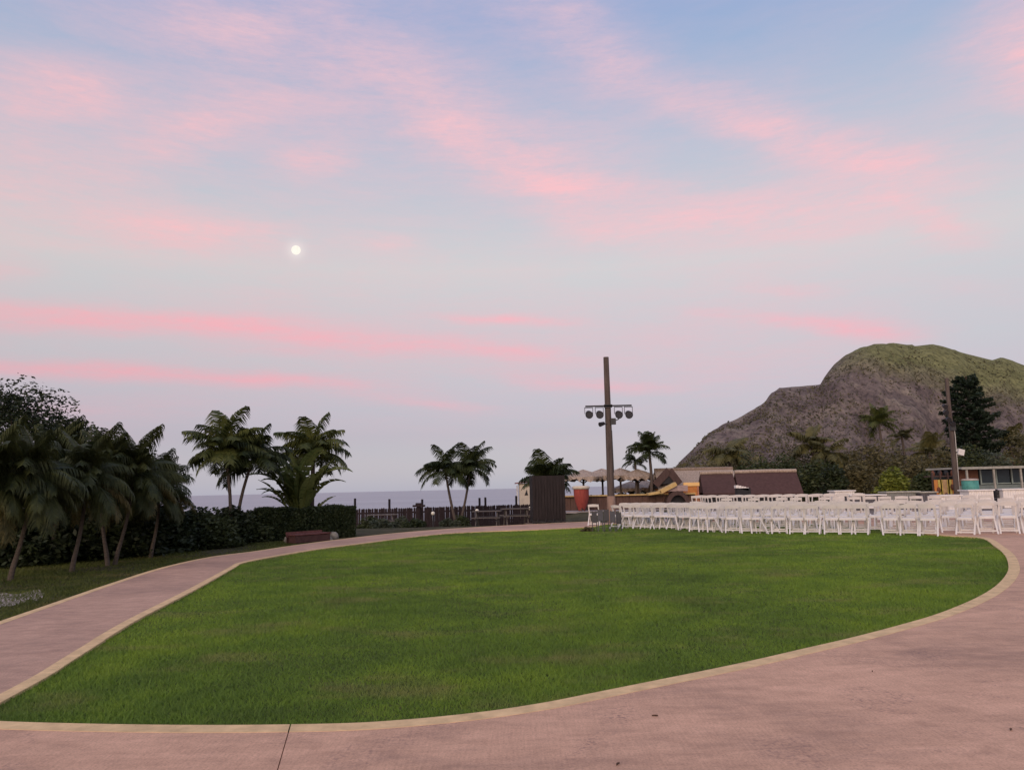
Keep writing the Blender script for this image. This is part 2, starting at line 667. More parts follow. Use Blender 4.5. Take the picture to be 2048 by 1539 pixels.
# ------------------------------------------------------------------ ground sheets
near_edge = [G(*p) for p in ((-62, 1436), (0, 1441), (120, 1445), (280, 1448), (420, 1449), (560, 1448), (700, 1445), (800, 1439), (900, 1430), (1000, 1418),
                             (1100, 1402), (1200, 1382), (1300, 1362), (1400, 1342), (1500, 1321), (1600, 1298), (1700, 1275), (1800, 1249), (1880, 1225), (1950, 1196),
                             (1990, 1172), (2011, 1150), (2017, 1132), (2010, 1110), (1990, 1092), (1960, 1075))]
near_edge = catmull(near_edge + [Vector((11.0, 20.2, 0)), Vector((10.9, 22.5, 0)), Vector((10.6, 26.0, 0)), Vector((9.2, 29.0, 0)), Vector((6.8, 30.4, 0)), Vector((4.6, 30.0, 0))], 6)
left_edge = [G(*p) for p in ((-62, 1436), (0, 1404), (100, 1349), (148, 1318), (206, 1281), (217, 1273), (285, 1233), (391, 1178), (470, 1134), (490, 1124), (560, 1110), (640, 1097),
                             (740, 1084), (820, 1074), (900, 1066), (1000, 1061), (1090, 1058), (1180, 1053))]
left_edge = catmull(left_edge + [Vector((3.6, 30.3, 0)), Vector((4.6, 30.0, 0))], 5)
KW = 0.155
near_out = offset(near_edge, -KW)       # outward of the lawn
left_out = offset(left_edge, KW * 0.8)
tip_out = near_edge[0] + np.array([-0.42, 0.02])
lawn_poly = list(near_edge) + list(left_edge)[::-1][1:-1]
lawn = tag(poly_sheet('lawn', lawn_poly, -0.035, LAWNSOIL), kind='structure')

j0, j1 = G(580, 1452), G(553, 1545)
far_l = [G(*p) for p in ((-90, 1282), (0, 1248), (108, 1210), (228, 1168), (334, 1134), (428, 1113), (513, 1102), (600, 1089), (700, 1076), (800, 1065), (900, 1057), (1000, 1051), (1100, 1046), (1190, 1042))]
far_line = catmull(far_l, 5)
patio_poly = [np.array(p) for p in ((-14.0, 4.62), (-14.0, -7.0), (42.0, -7.0), (42.0, 58.0), (18.0, 58.0), (4.9, 30.15))] + list(near_out)[::-1][1:] + [tip_out]
patio = tag(link('patio', None), kind='structure')
poly_sheet('slab', clip(patio_poly, j0, j1, False, 0.003), 0.0, CONC, 0.1, patio)
poly_sheet('slab', clip(patio_poly, j0, j1, True, 0.003), 0.0, CONC, 0.1, patio)
path_poly = [tip_out, np.array((-14.0, 4.63)), np.array((-14.0, 5.6))] + list(far_line) + [np.array((3.4, 31.5))] + list(left_out)[::-1]
path = tag(poly_sheet('path', path_poly, -0.002, PATHC, 0.09), kind='structure')


def band(mb, inner, outer, z, depth=0.08):
    n = len(inner)
    vs = [(*p, z) for p in inner] + [(*p, z) for p in outer] + [(*p, z - depth) for p in inner] + [(*p, z - depth) for p in outer]
    fs = []
    for i in range(n - 1):
        fs.append((i, i + 1, n + i + 1, n + i))
        fs.append((2 * n + i, 2 * n + i + 1, i + 1, i))
        fs.append((n + i, n + i + 1, 3 * n + i + 1, 3 * n + i))
    mb.add(vs, fs)
    return mb


def cut(line):                              # where the slab joint crosses a line: index and point
    for i in range(len(line) - 1):
        d_ = np.array([j1.x - j0.x, j1.y - j0.y])
        n_ = np.array([-d_[1], d_[0]])
        s0, s1 = np.dot(line[i] - np.array(j0[:2]), n_), np.dot(line[i + 1] - np.array(j0[:2]), n_)
        if s0 * s1 <= 0 and line[i][1] < 8:
            return i + 1, line[i] + (line[i + 1] - line[i]) * (s0 / (s0 - s1))


gap = np.array([0.004, 0.0])
k, pj = cut(near_edge)
k2, qj = cut(near_out)
k = max(k, k2)
k0 = min(cut(near_edge)[0], k2)
kerb = tag(link('kerb', None), kind='structure')
mb = MB()
band(mb, [near_edge[0]] + list(near_edge[1:k0]) + [pj - gap], [tip_out] + list(near_out[1:k0]) + [qj - gap], 0.002)
mb.build('kerb_strip', KERB, kerb)
mb = MB()
band(mb, [pj + gap] + list(near_edge[k:]), [qj + gap] + list(near_out[k:]), 0.002)
mb.build('kerb_strip', KERB, kerb)
mb = MB()
band(mb, left_edge, [tip_out] + list(left_out[1:]), 0.001)
mb.build('kerb_strip', KERB, kerb)
far_in = offset(far_line, 0.12)
mb = MB()
band(mb, far_line, far_in, 0.001)
mb.build('kerb_strip', KERB, kerb)

# the land: level ground that slopes down to the fence and falls away to the sea
xs = np.concatenate([np.arange(-90, -20, 7), np.arange(-20, 30, 1.2), np.arange(30, 120, 8), np.arange(120, 700, 40)])
ys = np.concatenate([np.arange(-12, 24, 4), np.arange(24, 90, 1.5), np.arange(90, 300, 12), np.arange(300, 1100, 60)])
V = [(x, y, ground_z(x, y) + 0.025 * mnoise.noise((x * 0.7, y * 0.7, 0)) * (1 if y > 34 else 0) - (0.02 if y < 34 else 0)) for y in ys for x in xs]
nx_ = len(xs)
F = [(j * nx_ + i, j * nx_ + i + 1, (j + 1) * nx_ + i + 1, (j + 1) * nx_ + i) for j in range(len(ys) - 1) for i in range(nx_ - 1)]
ground = tag(link('ground', npmesh('ground', V, F, GROUND)), kind='structure')

# the sea
m, nt, b = nodes_of('sea_water', 0.32)
b.inputs['Base Color'].default_value = (0.10, 0.12, 0.17, 1)
b.inputs['Specular IOR Level'].default_value = 0.45
nt.links.new(ramp(nt, nz(nt, 0.004, 5, 0.6, (0.35, 1, 1)), [(0.35, (0.185, 0.215, 0.275)), (0.65, (0.26, 0.29, 0.35))]), b.inputs['Base Color'])
bump(nt, b, nz(nt, 0.15, 6, 0.65, (0.5, 1, 1)), 0.7, 1.2)
sea = tag(link('sea', npmesh('sea', [(-40000, 30, -20), (40000, 30, -20), (40000, 60000, -20), (-40000, 60000, -20)], [(0, 1, 2, 3)], m)), kind='structure')

# the mountain: ridge points seen along the skyline, each at its own distance
SKYLINE = [(1300, 972), (1325, 962), (1342, 943), (1362, 920), (1385, 898), (1420, 864), (1445, 850), (1472, 838), (1500, 822), (1530, 806), (1542, 788), (1558, 776), (1585, 773),
           (1640, 769), (1650, 752), (1668, 728), (1690, 710), (1720, 697), (1760, 690), (1790, 686), (1830, 692), (1865, 688), (1885, 692), (1920, 704),
           (1960, 714), (1985, 720), (2003, 714), (2025, 721), (2060, 735), (2150, 760), (2400, 800), (2900, 830), (3600, 850)]
m, nt, b = nodes_of('mountain_scrub', 0.95)
pos = nt.nodes.new('ShaderNodeNewGeometry')
sp = nt.nodes.new('ShaderNodeSeparateXYZ')
nt.links.new(pos.outputs['Position'], sp.inputs[0])
hz = mth(nt, 'ADD', mth(nt, 'MULTIPLY', sp.outputs[2], 1 / 150.0), mth(nt, 'MULTIPLY', mth(nt, 'SUBTRACT', nz(nt, 0.012, 5, 0.6), 0.5), 0.55))
hz = mth(nt, 'ADD', hz, mth(nt, 'MULTIPLY', mth(nt, 'SUBTRACT', sp.outputs[0], 380.0), 0.0013))
gr = mth(nt, 'MULTIPLY', mth(nt, 'SUBTRACT', hz, 0.47, True), 4.0, True)
rockn = nz(nt, 0.05, 7, 0.7, (1, 0.7, 0.6))
rock = ramp(nt, rockn, [(0.32, (0.095, 0.073, 0.073)), (0.5, (0.158, 0.125, 0.115)), (0.68, (0.25, 0.207, 0.172))])
grass = ramp(nt, nz(nt, 0.06, 6, 0.7), [(0.33, (0.135, 0.135, 0.060)), (0.66, (0.225, 0.222, 0.105))])
col = mixc(nt, gr, rock, grass)
sn = nz(nt, 0.28, 4, 0.7, (1, 0.5, 0.8))
col = mixc(nt, 0.6, col, ramp(nt, sn, [(0.37, (0.30, 0.32, 0.30)), (0.48, (1, 1, 1)), (0.64, (1.45, 1.4, 1.32))]), 'MULTIPLY')
nt.links.new(col, b.inputs['Base Color'])
b.inputs['Specular IOR Level'].default_value = 0.05
bump(nt, b, mth(nt, 'ADD', sn, mth(nt, 'MULTIPLY', rockn, 2.0)), 0.6, 4.0)
su = []
for (px, py) in SKYLINE:
    d = ray(px, py)
    su.append((d.x / d.y, max(0.001, d.z / d.y)))
su = np.array(su)
NU, NR = 330, 84
V = []
for i in range(NU):
    u = 0.186 + (1.30 - 0.186) * (i / (NU - 1)) ** 1.45
    e = float(np.interp(u, su[:, 0], su[:, 1]))
    D = 640 + 430 * max(0, u - 0.2)
    Hh = e * D + 1.45
    for j in range(NR):
        t = j / (NR - 1) * 1.5
        y = D * (0.50 + 0.50 * t)
        x = u * y
        if t <= 1:
            p = 0.42 * t ** 1.25 + 0.58 * sstep(0.30, 1.0, t) ** 1.25
        else:
            p = 1 - 0.7 * (t - 1) ** 1.5
        gul = mnoise.fractal((u * 26, t * 1.3, 1.7), 0.9, 2.1, 5)
        rug = mnoise.fractal((x * 0.02, y * 0.02, 3.0), 0.8, 2.2, 6)
        env = min(1, t * 3) * (0.3 if t > 1 else (1 - t ** 4) * 0.97 + 0.03)
        z = Hh * p + (gul * 0.10 * Hh + rug * 3.2 * min(1, Hh / 30)) * env
        if u < su[2, 0]:
            z -= 10 * (su[2, 0] - u) / (su[2, 0] - 0.186)
        V.append((x, y, z - 3.0 * (1 - min(1, t * 4))))
F = [(i * NR + j, (i + 1) * NR + j, (i + 1) * NR + j + 1, i * NR + j + 1) for i in range(NU - 1) for j in range(NR - 1)]
mountain = tag(link('mountain', npmesh('mountain', V, F, m, True)), kind='structure')

# shrubs scattered over the slope
rng = np.random.default_rng(55)
MV = np.array(V)
ii = rng.integers(4, NU - 1, 26000)
jj = rng.integers(3, int(NR * 0.625), 26000)
ok = ii > 8
ii, jj = ii[ok], jj[ok]
fu, fv = rng.random(len(ii))[:, None], rng.random(len(ii))[:, None]
q00, q10, q01, q11 = MV[ii * NR + jj], MV[(ii - 1) * NR + jj], MV[ii * NR + jj - 1], MV[(ii - 1) * NR + jj - 1]
cs = (q00 * (1 - fu) + q10 * fu) * (1 - fv) + (q01 * (1 - fu) + q11 * fu) * fv
nn_ = np.array([mnoise.noise((p[0] * 0.02, p[1] * 0.02, p[2] * 0.02)) for p in cs])
cs = cs[nn_ + rng.normal(0, 0.25, len(cs)) > -0.1]
cs = np.repeat(cs, 3, axis=0) + rng.normal(0, 0.55, (len(cs) * 3, 3)) + np.array([0, 0, 0.5])
SVm = leafmat('slope_shrub', (0.050, 0.050, 0.028), (0.135, 0.120, 0.066), 0.05, 0.1)


def _quads(c, size, rg):
    n = len(c)
    a = rg.normal(size=(n, 3))
    a /= np.linalg.norm(a, axis=1, keepdims=True)
    b2 = rg.normal(size=(n, 3))
    b2 -= a * np.sum(a * b2, axis=1, keepdims=True)
    b2 /= np.linalg.norm(b2, axis=1, keepdims=True)
    sz = size * rg.uniform(0.5, 1.5, (n, 1))
    W = np.stack([c - a * sz, c + b2 * sz * 0.7, c + a * sz, c - b2 * sz * 0.7], 1)
    return W.reshape(-1, 3), np.arange(n * 4).reshape(-1, 4)


Vq, Fq = _quads(cs, 0.72, rng)
tag(link('slope_scrub', npmesh('slope_scrub', Vq, Fq, SVm)), 'dark speckled scrub dotted over the mountain slope', 'scrub', None, 'stuff')

# the moon
mm = bpy.data.materials.new('moonlight')
mm.use_nodes = True
nt = mm.node_tree
nt.nodes.remove(nt.nodes['Principled BSDF'])
em = nt.nodes.new('ShaderNodeEmission')
mcol = ramp(nt, nz(nt, 0.02, 4, 0.6), [(0.3, (0.96, 0.88, 0.76)), (0.6, (1.0, 0.95, 0.86))])
nt.links.new(mcol, em.inputs[0])
em.inputs[1].default_value = 1.0
nt.links.new(em.outputs[0], nt.nodes['Material Output'].inputs[0])
mp_ = at(592, 500, 20000)
mb = MB()
rad = 9.5 / FPX * 20000
mb.lathe([(max(0.001, math.cos(a) * rad), math.sin(a) * rad) for a in [(-0.5 + k / 12) * PI for k in range(13)]], (0, 0, 0), 24)
moon = tag(mb.build('moon', mm, None, mp_), 'full pale moon glowing in the pink evening sky', 'moon')

# ------------------------------------------------------------------ vegetation builders
PALM_D = leafmat('palm_dark', (0.016, 0.026, 0.009), (0.052, 0.066, 0.020), 1.6, 0.15)
PALM_W = leafmat('palm_weeping', (0.020, 0.030, 0.010), (0.080, 0.090, 0.028), 2.2, 0.15)
PALM_M = leafmat('palm_mid', (0.030, 0.046, 0.012), (0.125, 0.135, 0.036), 1.8, 0.25)
PALM_B = leafmat('palm_olive', (0.060, 0.062, 0.022), (0.150, 0.135, 0.052), 1.2, 0.2)
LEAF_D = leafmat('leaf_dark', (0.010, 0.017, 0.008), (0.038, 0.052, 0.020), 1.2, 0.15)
LEAF_M = leafmat('leaf_mid', (0.020, 0.032, 0.012), (0.070, 0.085, 0.032), 1.0, 0.2)
LEAF_G = leafmat('leaf_grey_green', (0.045, 0.060, 0.036), (0.120, 0.135, 0.085), 1.0, 0.2)
LEAF_Y = leafmat('leaf_lime', (0.090, 0.120, 0.018), (0.230, 0.260, 0.045), 1.0, 0.25)
LEAF_O = leafmat('leaf_olive', (0.060, 0.058, 0.026), (0.155, 0.135, 0.065), 0.9, 0.2)
CONIF = leafmat('needles', (0.008, 0.016, 0.009), (0.024, 0.040, 0.020), 0.6, 0.1)
BARK_P = plain('palm_bark', (0.105, 0.083, 0.072), 0.9, 0.35, 14, 0.6, (1, 1, 3.0), 0.1, 0.02)
BARK_W = plain('weeping_palm_bark', (0.105, 0.085, 0.072), 0.9, 0.4, 14, 0.6, (1, 1, 3.0), 0.1, 0.02)  # bark for the row of weeping palms
BARK_D = plain('dark_bark', (0.06, 0.045, 0.036), 0.9, 0.35, 10, 0.6, (1, 1, 0.4), 0.1, 0.02)
TIMBER = plain('weathered_pole', (0.092, 0.072, 0.065), 0.85, 0.4, 9, 0.5, (1, 1, 0.12), 0.15)


def frond_mesh(name, a0, a1, nleaf, leaf_len, leaf_w, hang, mat, seed):
    """one palm leaf of unit length: arching midrib with two rows of hanging leaflets"""
    rnd = random.Random(seed)
    mb = MB()
    n = 12
    pts = [Vector((0, 0, 0))]
    dirs = []
    for i in range(n):
        t = (i + 0.5) / n
        a = a0 + (a1 - a0) * t ** 1.3
        d = Vector((math.cos(a), 0, math.sin(a)))
        dirs.append(d)
        pts.append(pts[-1] + d / n)
    dirs.append(dirs[-1])
    mb.tube(pts, [0.014 * (1 - 0.85 * i / n) + 0.0015 for i in range(n + 1)], 4, False)
    for side in (-1, 1):
        for k in range(nleaf):
            s = 0.13 + 0.86 * (k + rnd.random() * 0.6) / nleaf
            fi = min(n - 1, int(s * n))
            p = pts[fi].lerp(pts[fi + 1], s * n - fi)
            d = dirs[fi]
            L = leaf_len * (0.45 + 0.75 * math.sin(PI * min(1, 0.16 + 0.80 * s))) * (0.82 + 0.36 * rnd.random())
            if s > 0.9:
                L *= 0.75
            sw = R(48 - 22 * s + rnd.uniform(-8, 8))
            out = (Vector((0, side, 0)) * math.cos(sw * 0.6 + 0.2) + d * math.sin(sw)).normalized()
            up = d.cross(Vector((0, 1, 0)))
            if up.z < 0:
                up = -up
            o1 = (out + up * 0.18 - Vector((0, 0, hang * 0.5))).normalized()
            o2 = (out - Vector((0, 0, hang * (1.5 + rnd.random() * 0.7)))).normalized()
            q1 = p + o1 * L * 0.5
            q2 = q1 + o2 * L * 0.55
            w = d * leaf_w * (0.8 + 0.5 * rnd.random())
            mb.add([p - w * 0.5, p + w * 0.5, q1 - w * 0.6, q1 + w * 0.6, q2], [(0, 1, 3, 2), (2, 3, 4)])
    return mb.mesh(name, mat)


def frond_set(mat, hang=0.55, leaf_len=0.34, leaf_w=0.030, tag_='', nleaf=34):
    spec = ((82, 38), (62, -2), (45, -38), (24, -62), (2, -80), (-28, -88))
    return [frond_mesh('frond_' + tag_, R(a), R(b_), nleaf, leaf_len, leaf_w, hang, mat, 10 + i) for i, (a, b_) in enumerate(spec)]


FD = frond_set(PALM_D, 0.7, 0.36, 0.021, 'dark', 44)
FM = frond_set(PALM_M, 0.7, 0.36, 0.021, 'mid', 44)
FW = frond_set(PALM_W, 1.15, 0.34, 0.014, 'weeping', 46)
FY = frond_set(leafmat('palm_yellowing', (0.060, 0.055, 0.016), (0.17, 0.135, 0.045), 2.0, 0.15), 1.15, 0.34, 0.014, 'yellowing', 40)
FW = FW + [FY[4], FY[5]]
FB = frond_set(PALM_B, 0.6, 0.36, 0.032, 'olive', 26)


def palm(label, base, crown, L, nfr, fr, group, seed, r=0.07, tiers=None, bend=0.0, trunk=True, cat='palm tree', stretch=1.0, bark=None):
    rnd = random.Random(seed)
    base, crown = Vector(base), Vector(crown)
    t = thing('palm_tree', label, cat, base, 0, group)
    c = crown - base
    if trunk:
        side = Vector((-c.y, c.x, 0))
        side = side.normalized() if side.length > 1e-4 else Vector((1, 0, 0))
        pts = []
        for i in range(9):
            s = i / 8
            pts.append(c * s + Vector((1, 0, 0)) * bend * math.sin(PI * s))
        MB().tube([Vector((0, 0, -0.15))] + pts[1:], [r * (1.45 - 0.35 * min(1, i / 2)) * (1 - 0.30 * i / 8) for i in range(9)], 9).build('trunk', bark or BARK_P, t)
    tiers = tiers or [0, 0, 1, 1, 2, 2, 2, 3, 3, 3, 4, 4]
    for i in range(nfr):
        k = tiers[i % len(tiers)]
        o = link('frond', fr[k], t, c + Vector((rnd.uniform(-.03, .03), rnd.uniform(-.03, .03), rnd.uniform(-.05, .08) - 0.04 * k)))
        sc_ = L * rnd.uniform(0.78, 1.18)
        o.scale = (sc_, sc_ * stretch, sc_)
        o.rotation_euler = (rnd.uniform(-.2, .2), rnd.uniform(-.16, .16), i * 2.39996 + rnd.uniform(-.3, .3))
    return t


def leaves(cent, size, rng, flat=0.35, aspect=0.5, sway=None):
    """n leaf-shaped quads at the given centres"""
    n = len(cent)
    a = rng.normal(size=(n, 3))
    a[:, 2] *= flat
    a /= np.linalg.norm(a, axis=1, keepdims=True)
    b = rng.normal(size=(n, 3))
    b -= a * np.sum(a * b, axis=1, keepdims=True)
    b /= np.linalg.norm(b, axis=1, keepdims=True)
    s = size * rng.uniform(0.6, 1.35, size=(n, 1))
    V = np.empty((n, 4, 3))
    V[:, 0] = cent - a * s
    V[:, 1] = cent + b * s * aspect
    V[:, 2] = cent + a * s
    V[:, 3] = cent - b * s * aspect
    return V.reshape(-1, 3), np.arange(n * 4).reshape(-1, 4)


def lumps(nl, rad, rng, low=0.15):
    """lump centres filling a dome of the given radii"""
    out = []
    while len(out) < nl:
        p = rng.uniform(-1, 1, 3)
        if p[2] < low - 0.15 or np.linalg.norm(p) > 1:
            continue
        p = p / max(1e-6, np.linalg.norm(p)) * np.linalg.norm(p) ** 0.45
        out.append(p * np.array(rad) * 0.80)
    return np.array(out)


def crown_mesh(name, rad, nl, nleaf, lsize, mat, seed, core=0.5, lump=0.42, low=0.15, droop=0.0):
    rng = np.random.default_rng(seed)
    lc = lumps(nl, rad, rng, low)
    lr = np.array(rad).mean() * lump * rng.uniform(0.6, 1.25, nl)
    idx = rng.integers(0, nl, nleaf)
    d = rng.normal(size=(nleaf, 3))
    d /= np.linalg.norm(d, axis=1, keepdims=True)
    rr = rng.uniform(0.55, 1.08, (nleaf, 1)) ** 0.6
    cent = lc[idx] + d * lr[idx][:, None] * rr * np.array([1, 1, 0.85])
    cent += rng.normal(0, 0.06 * lr.mean(), cent.shape)
    cent[:, 2] -= droop * rng.random(nleaf)
    keep = cent[:, 2] > 0.02
    Vv, Ff = leaves(cent[keep], lsize, rng)
    return npmesh(name, Vv, Ff, mat), lc, lr


def bush(name, label, cat, base, rad, nl, nleaf, lsize, mat, seed, group=None, stems=True, core=True):
    t = thing(name, label, cat, base, 0, group)
    me, lc, lr = crown_mesh('foliage', rad, nl, nleaf, lsize, mat, seed)
    tag(link('foliage', me, t), kind='stuff')
    if stems:
        mb = MB()
        rnd = random.Random(seed)
        for p in lc[:min(9, nl)]:
            q = Vector(p)
            mb.tube([(q.x * 0.12, q.y * 0.12, -0.1), (q.x * 0.5, q.y * 0.5, q.z * 0.55), q], [0.035, 0.022, 0.008], 5, False)
        tag(mb.build('stems', BARK_D, t))
    return t


def tree(label, base, h, rad, nl, nleaf, lsize, mat, seed, lean=(0, 0), r=0.12, group=None, crown_low=0.0):
    t = thing('tree', label, 'tree', base, 0, group)
    me, lc, lr = crown_mesh('crown', rad, nl, nleaf, lsize, mat, seed, low=crown_low - 0.6)
    c = tag(link('crown', me, t, (lean[0], lean[1], h)), kind='stuff')
    mb = MB()
    top = Vector((lean[0], lean[1], h))
    mb.tube([(0, 0, -0.2), top * 0.35 + Vector((0.05, 0, 0)), top * 0.7, top], [r * 1.3, r, r * 0.75, r * 0.5], 8)
    mb.build('trunk', BARK_D, t)
    for p in lc[:14]:
        q = Vector(p)
        st = top * 0.72
        MB().tube([st, st.lerp(top + q, 0.5) + Vector((0, 0, 0.1)), top + q], [r * 0.42, r * 0.25, r * 0.07], 5, False).build('limb', BARK_D, t)
    return t


def on_ground(px, py_any, Y):
    p = at(px, py_any, Y)
    return Vector((p.x, Y, ground_z(p.x, Y)))


# ------------------------------------------------------------------ left: weeping palms, the dark thicket and the tall tree
LP = [  # base pixel, crown pixel, depth, frond length, what sets it apart
    ((18, 1146), (66, 945), 15.2, 1.05, 'weeping palm leaning right at the left edge of the photo'),
    ((142, 1126), (172, 945), 16.6, 1.05, 'weeping palm with thin leaning trunk, second palm from the left edge'),
    ((218, 1115), (208, 935), 18.0, 1.0, 'weeping palm whose trunk leans left out of the twin pair'),
    ((228, 1116), (268, 942), 18.2, 1.12, 'weeping palm with pale trunk leaning right beside the path'),
    ((300, 1105), (318, 968), 20.0, 1.0, 'weeping palm with yellowing fronds at the right end of the row'),
    ((-70, 1160), (-20, 945), 14.6, 1.1, 'weeping palm cut off by the left edge of the photo'),
    ((100, 1120), (112, 915), 18.6, 1.05, 'weeping palm standing behind the two leftmost leaning palms'),
]
for i, (b_, c_, Y, L, lab) in enumerate(LP):
    base = on_ground(b_[0], b_[1], Y)
    palm(lab, base, at(c_[0], c_[1], Y), L, 70, FW, 'row of weeping palms left of the path', 40 + i, 0.040,
         [0, 1, 2, 2, 3, 4, 1, 4, 5, 5, 3, 4, 3, 7 if i % 2 else 5, 2, 4, 6 if i in (1, 3, 4) else 4], 0.08 if i != 2 else -0.1, stretch=0.9, bark=BARK_W)

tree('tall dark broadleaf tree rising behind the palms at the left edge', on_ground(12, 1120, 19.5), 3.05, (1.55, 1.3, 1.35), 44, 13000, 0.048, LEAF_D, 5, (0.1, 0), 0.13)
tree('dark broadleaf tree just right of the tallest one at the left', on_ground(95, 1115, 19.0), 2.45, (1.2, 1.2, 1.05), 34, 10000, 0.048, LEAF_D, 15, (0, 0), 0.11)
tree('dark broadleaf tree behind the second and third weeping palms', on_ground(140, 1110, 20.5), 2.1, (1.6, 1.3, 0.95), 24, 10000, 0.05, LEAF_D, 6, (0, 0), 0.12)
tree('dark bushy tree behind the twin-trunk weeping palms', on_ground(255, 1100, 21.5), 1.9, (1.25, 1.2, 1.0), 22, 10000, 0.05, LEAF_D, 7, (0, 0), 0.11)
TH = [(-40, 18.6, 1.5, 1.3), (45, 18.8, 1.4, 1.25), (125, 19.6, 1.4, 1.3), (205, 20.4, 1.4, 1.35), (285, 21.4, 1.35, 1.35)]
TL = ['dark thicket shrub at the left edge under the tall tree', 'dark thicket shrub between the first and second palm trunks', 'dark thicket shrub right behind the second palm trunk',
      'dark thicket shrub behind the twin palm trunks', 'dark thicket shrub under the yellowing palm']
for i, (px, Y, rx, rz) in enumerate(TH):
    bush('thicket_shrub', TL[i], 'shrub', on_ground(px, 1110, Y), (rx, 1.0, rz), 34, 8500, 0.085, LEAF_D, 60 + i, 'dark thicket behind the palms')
SB = [((352, 1092), 22.5, 1.05, 1.25, 'large dark shrub with grey-green leaves beside the last weeping palm'),
      ((405, 1088), 23.2, 0.95, 1.20, 'round dark shrub left of the pair of slender palms'),
      ((452, 1084), 24.8, 0.85, 1.15, 'dark shrub directly behind the pair of slender palms'),
      ((500, 1080), 25.6, 0.75, 0.95, 'dark shrub between the slender palms and the clipped hedge')]
for i, (p, Y, rx, rz, lab) in enumerate(SB):
    bush('flowering_shrub', lab, 'shrub', on_ground(p[0], p[1], Y), (rx, 0.9, rz), 30, 6500, 0.07, LEAF_M if i % 2 else LEAF_D, 80 + i, 'shrubs behind the path')
bush('low_shrub', 'low mounded green shrub at the foot of the slender palms', 'shrub', on_ground(440, 1090, 23.6), (0.75, 0.45, 0.30), 18, 3200, 0.05, LEAF_M, 90)

SLT = [0, 2, 2, 3, 3, 2, 1, 3, 4, 3, 2, 4, 1, 3]
# pair of slender palms, the palm behind, the fan of paddle leaves
palm('slender palm with straight trunk, left one of the pair by the hedge', on_ground(459, 1078, 24.6), at(449, 897, 24.6), 1.30, 36, FM, 'slender palms by the hedge', 101, 0.055, SLT, 0.10)
palm('slender palm leaning right, right one of the pair by the hedge', on_ground(471, 1078, 24.9), at(507, 915, 24.9), 1.2, 34, FD, 'slender palms by the hedge', 102, 0.055, SLT, -0.12)
palm('bushy palm rising above the paddle-leaf plant', on_ground(622, 1060, 28.5), at(627, 902, 28.5), 1.42, 36, FM, 'slender palms by the hedge', 103, 0.09, SLT)


def paddle_leaf(L, W, curl, mat, seed):
    rnd = random.Random(seed)
    mb = MB()
    n = 14
    pts = []
    p = Vector((0, 0, 0))
    for i in range(n + 1):
        a = R(86) - curl * (i / n) ** 2
        pts.append(p.copy())
        p = p + Vector((math.cos(a), 0, math.sin(a))) * (L / n)
    mb.tube(pts, [0.022 - 0.018 * i / n for i in range(n + 1)], 5, False)
    for side in (-1, 1):
        for i in range(4, n):
            s0, s1 = (i - 4) / (n - 4), (i - 3) / (n - 4)
            w0 = W * (math.sin(PI * (0.08 + 0.9 * s0))) ** 0.6
            w1 = W * (math.sin(PI * (0.08 + 0.9 * s1))) ** 0.6 if s1 < 1 else 0.02
            sag = Vector((0, 0, -0.12 * W * rnd.random()))
            q0 = pts[i] + Vector((0, side * w0, 0.25 * w0)) + sag
            q1 = pts[i + 1] + Vector((0, side * w1 * (0.75 + 0.25 * rnd.random()), 0.2 * w1)) + sag
            mb.add([pts[i], pts[i + 1].lerp(pts[i], 0.06), q1.lerp(q0, 0.06), q0], [(0, 1, 2, 3)])
    return mb.mesh('paddle_leaf', mat)


PAD = leafmat('paddle_leaf_green', (0.085, 0.115, 0.030), (0.21, 0.23, 0.075), 2.0, 0.3)
PADM = [paddle_leaf(1.0, 0.13, R(c), PAD, 200 + i) for i, c in enumerate((20, 45, 75, 110))]
tp = thing('paddle_leaf_plant', 'fan of tall paddle-shaped leaves behind the clipped hedge', 'plant', on_ground(603, 1060, 27.2))
rnd = random.Random(3)
for i in range(34):
    o = link('leaf', PADM[i % 4], tp, (rnd.uniform(-.18, .18), rnd.uniform(-.15, .15), rnd.uniform(0.2, 0.8)))
    o.rotation_euler = (rnd.uniform(-.25, .25), R(rnd.uniform(-4, 30)), rnd.choice((0, PI)) + rnd.uniform(-.75, .75))
    s_ = rnd.uniform(1.6, 2.75)
    o.scale = (s_, s_, s_)
MB().tube([(0, 0, -0.2), (0.02, 0, 0.5), (0, 0, 1.1)], [0.16, 0.13, 0.07], 8).build('stem', BARK_P, tp)
for i, (px, Y, rx, rz, mt, lab) in enumerate(((545, 27.0, 0.75, 1.1, LEAF_M, 'leafy shrub left of the paddle-leaf plant behind the hedge'),
                                             (640, 27.6, 0.65, 1.15, LEAF_M, 'leafy shrub right of the paddle-leaf plant behind the hedge'),
                                             (685, 28.6, 0.35, 0.85, LEAF_D, 'narrow shrub at the right end of the clipped hedge'))):
    bush('leafy_shrub', lab, 'shrub', on_ground(px, 1055, Y), (rx, 0.6, rz), 22, 4200, 0.07, mt, 95 + i)

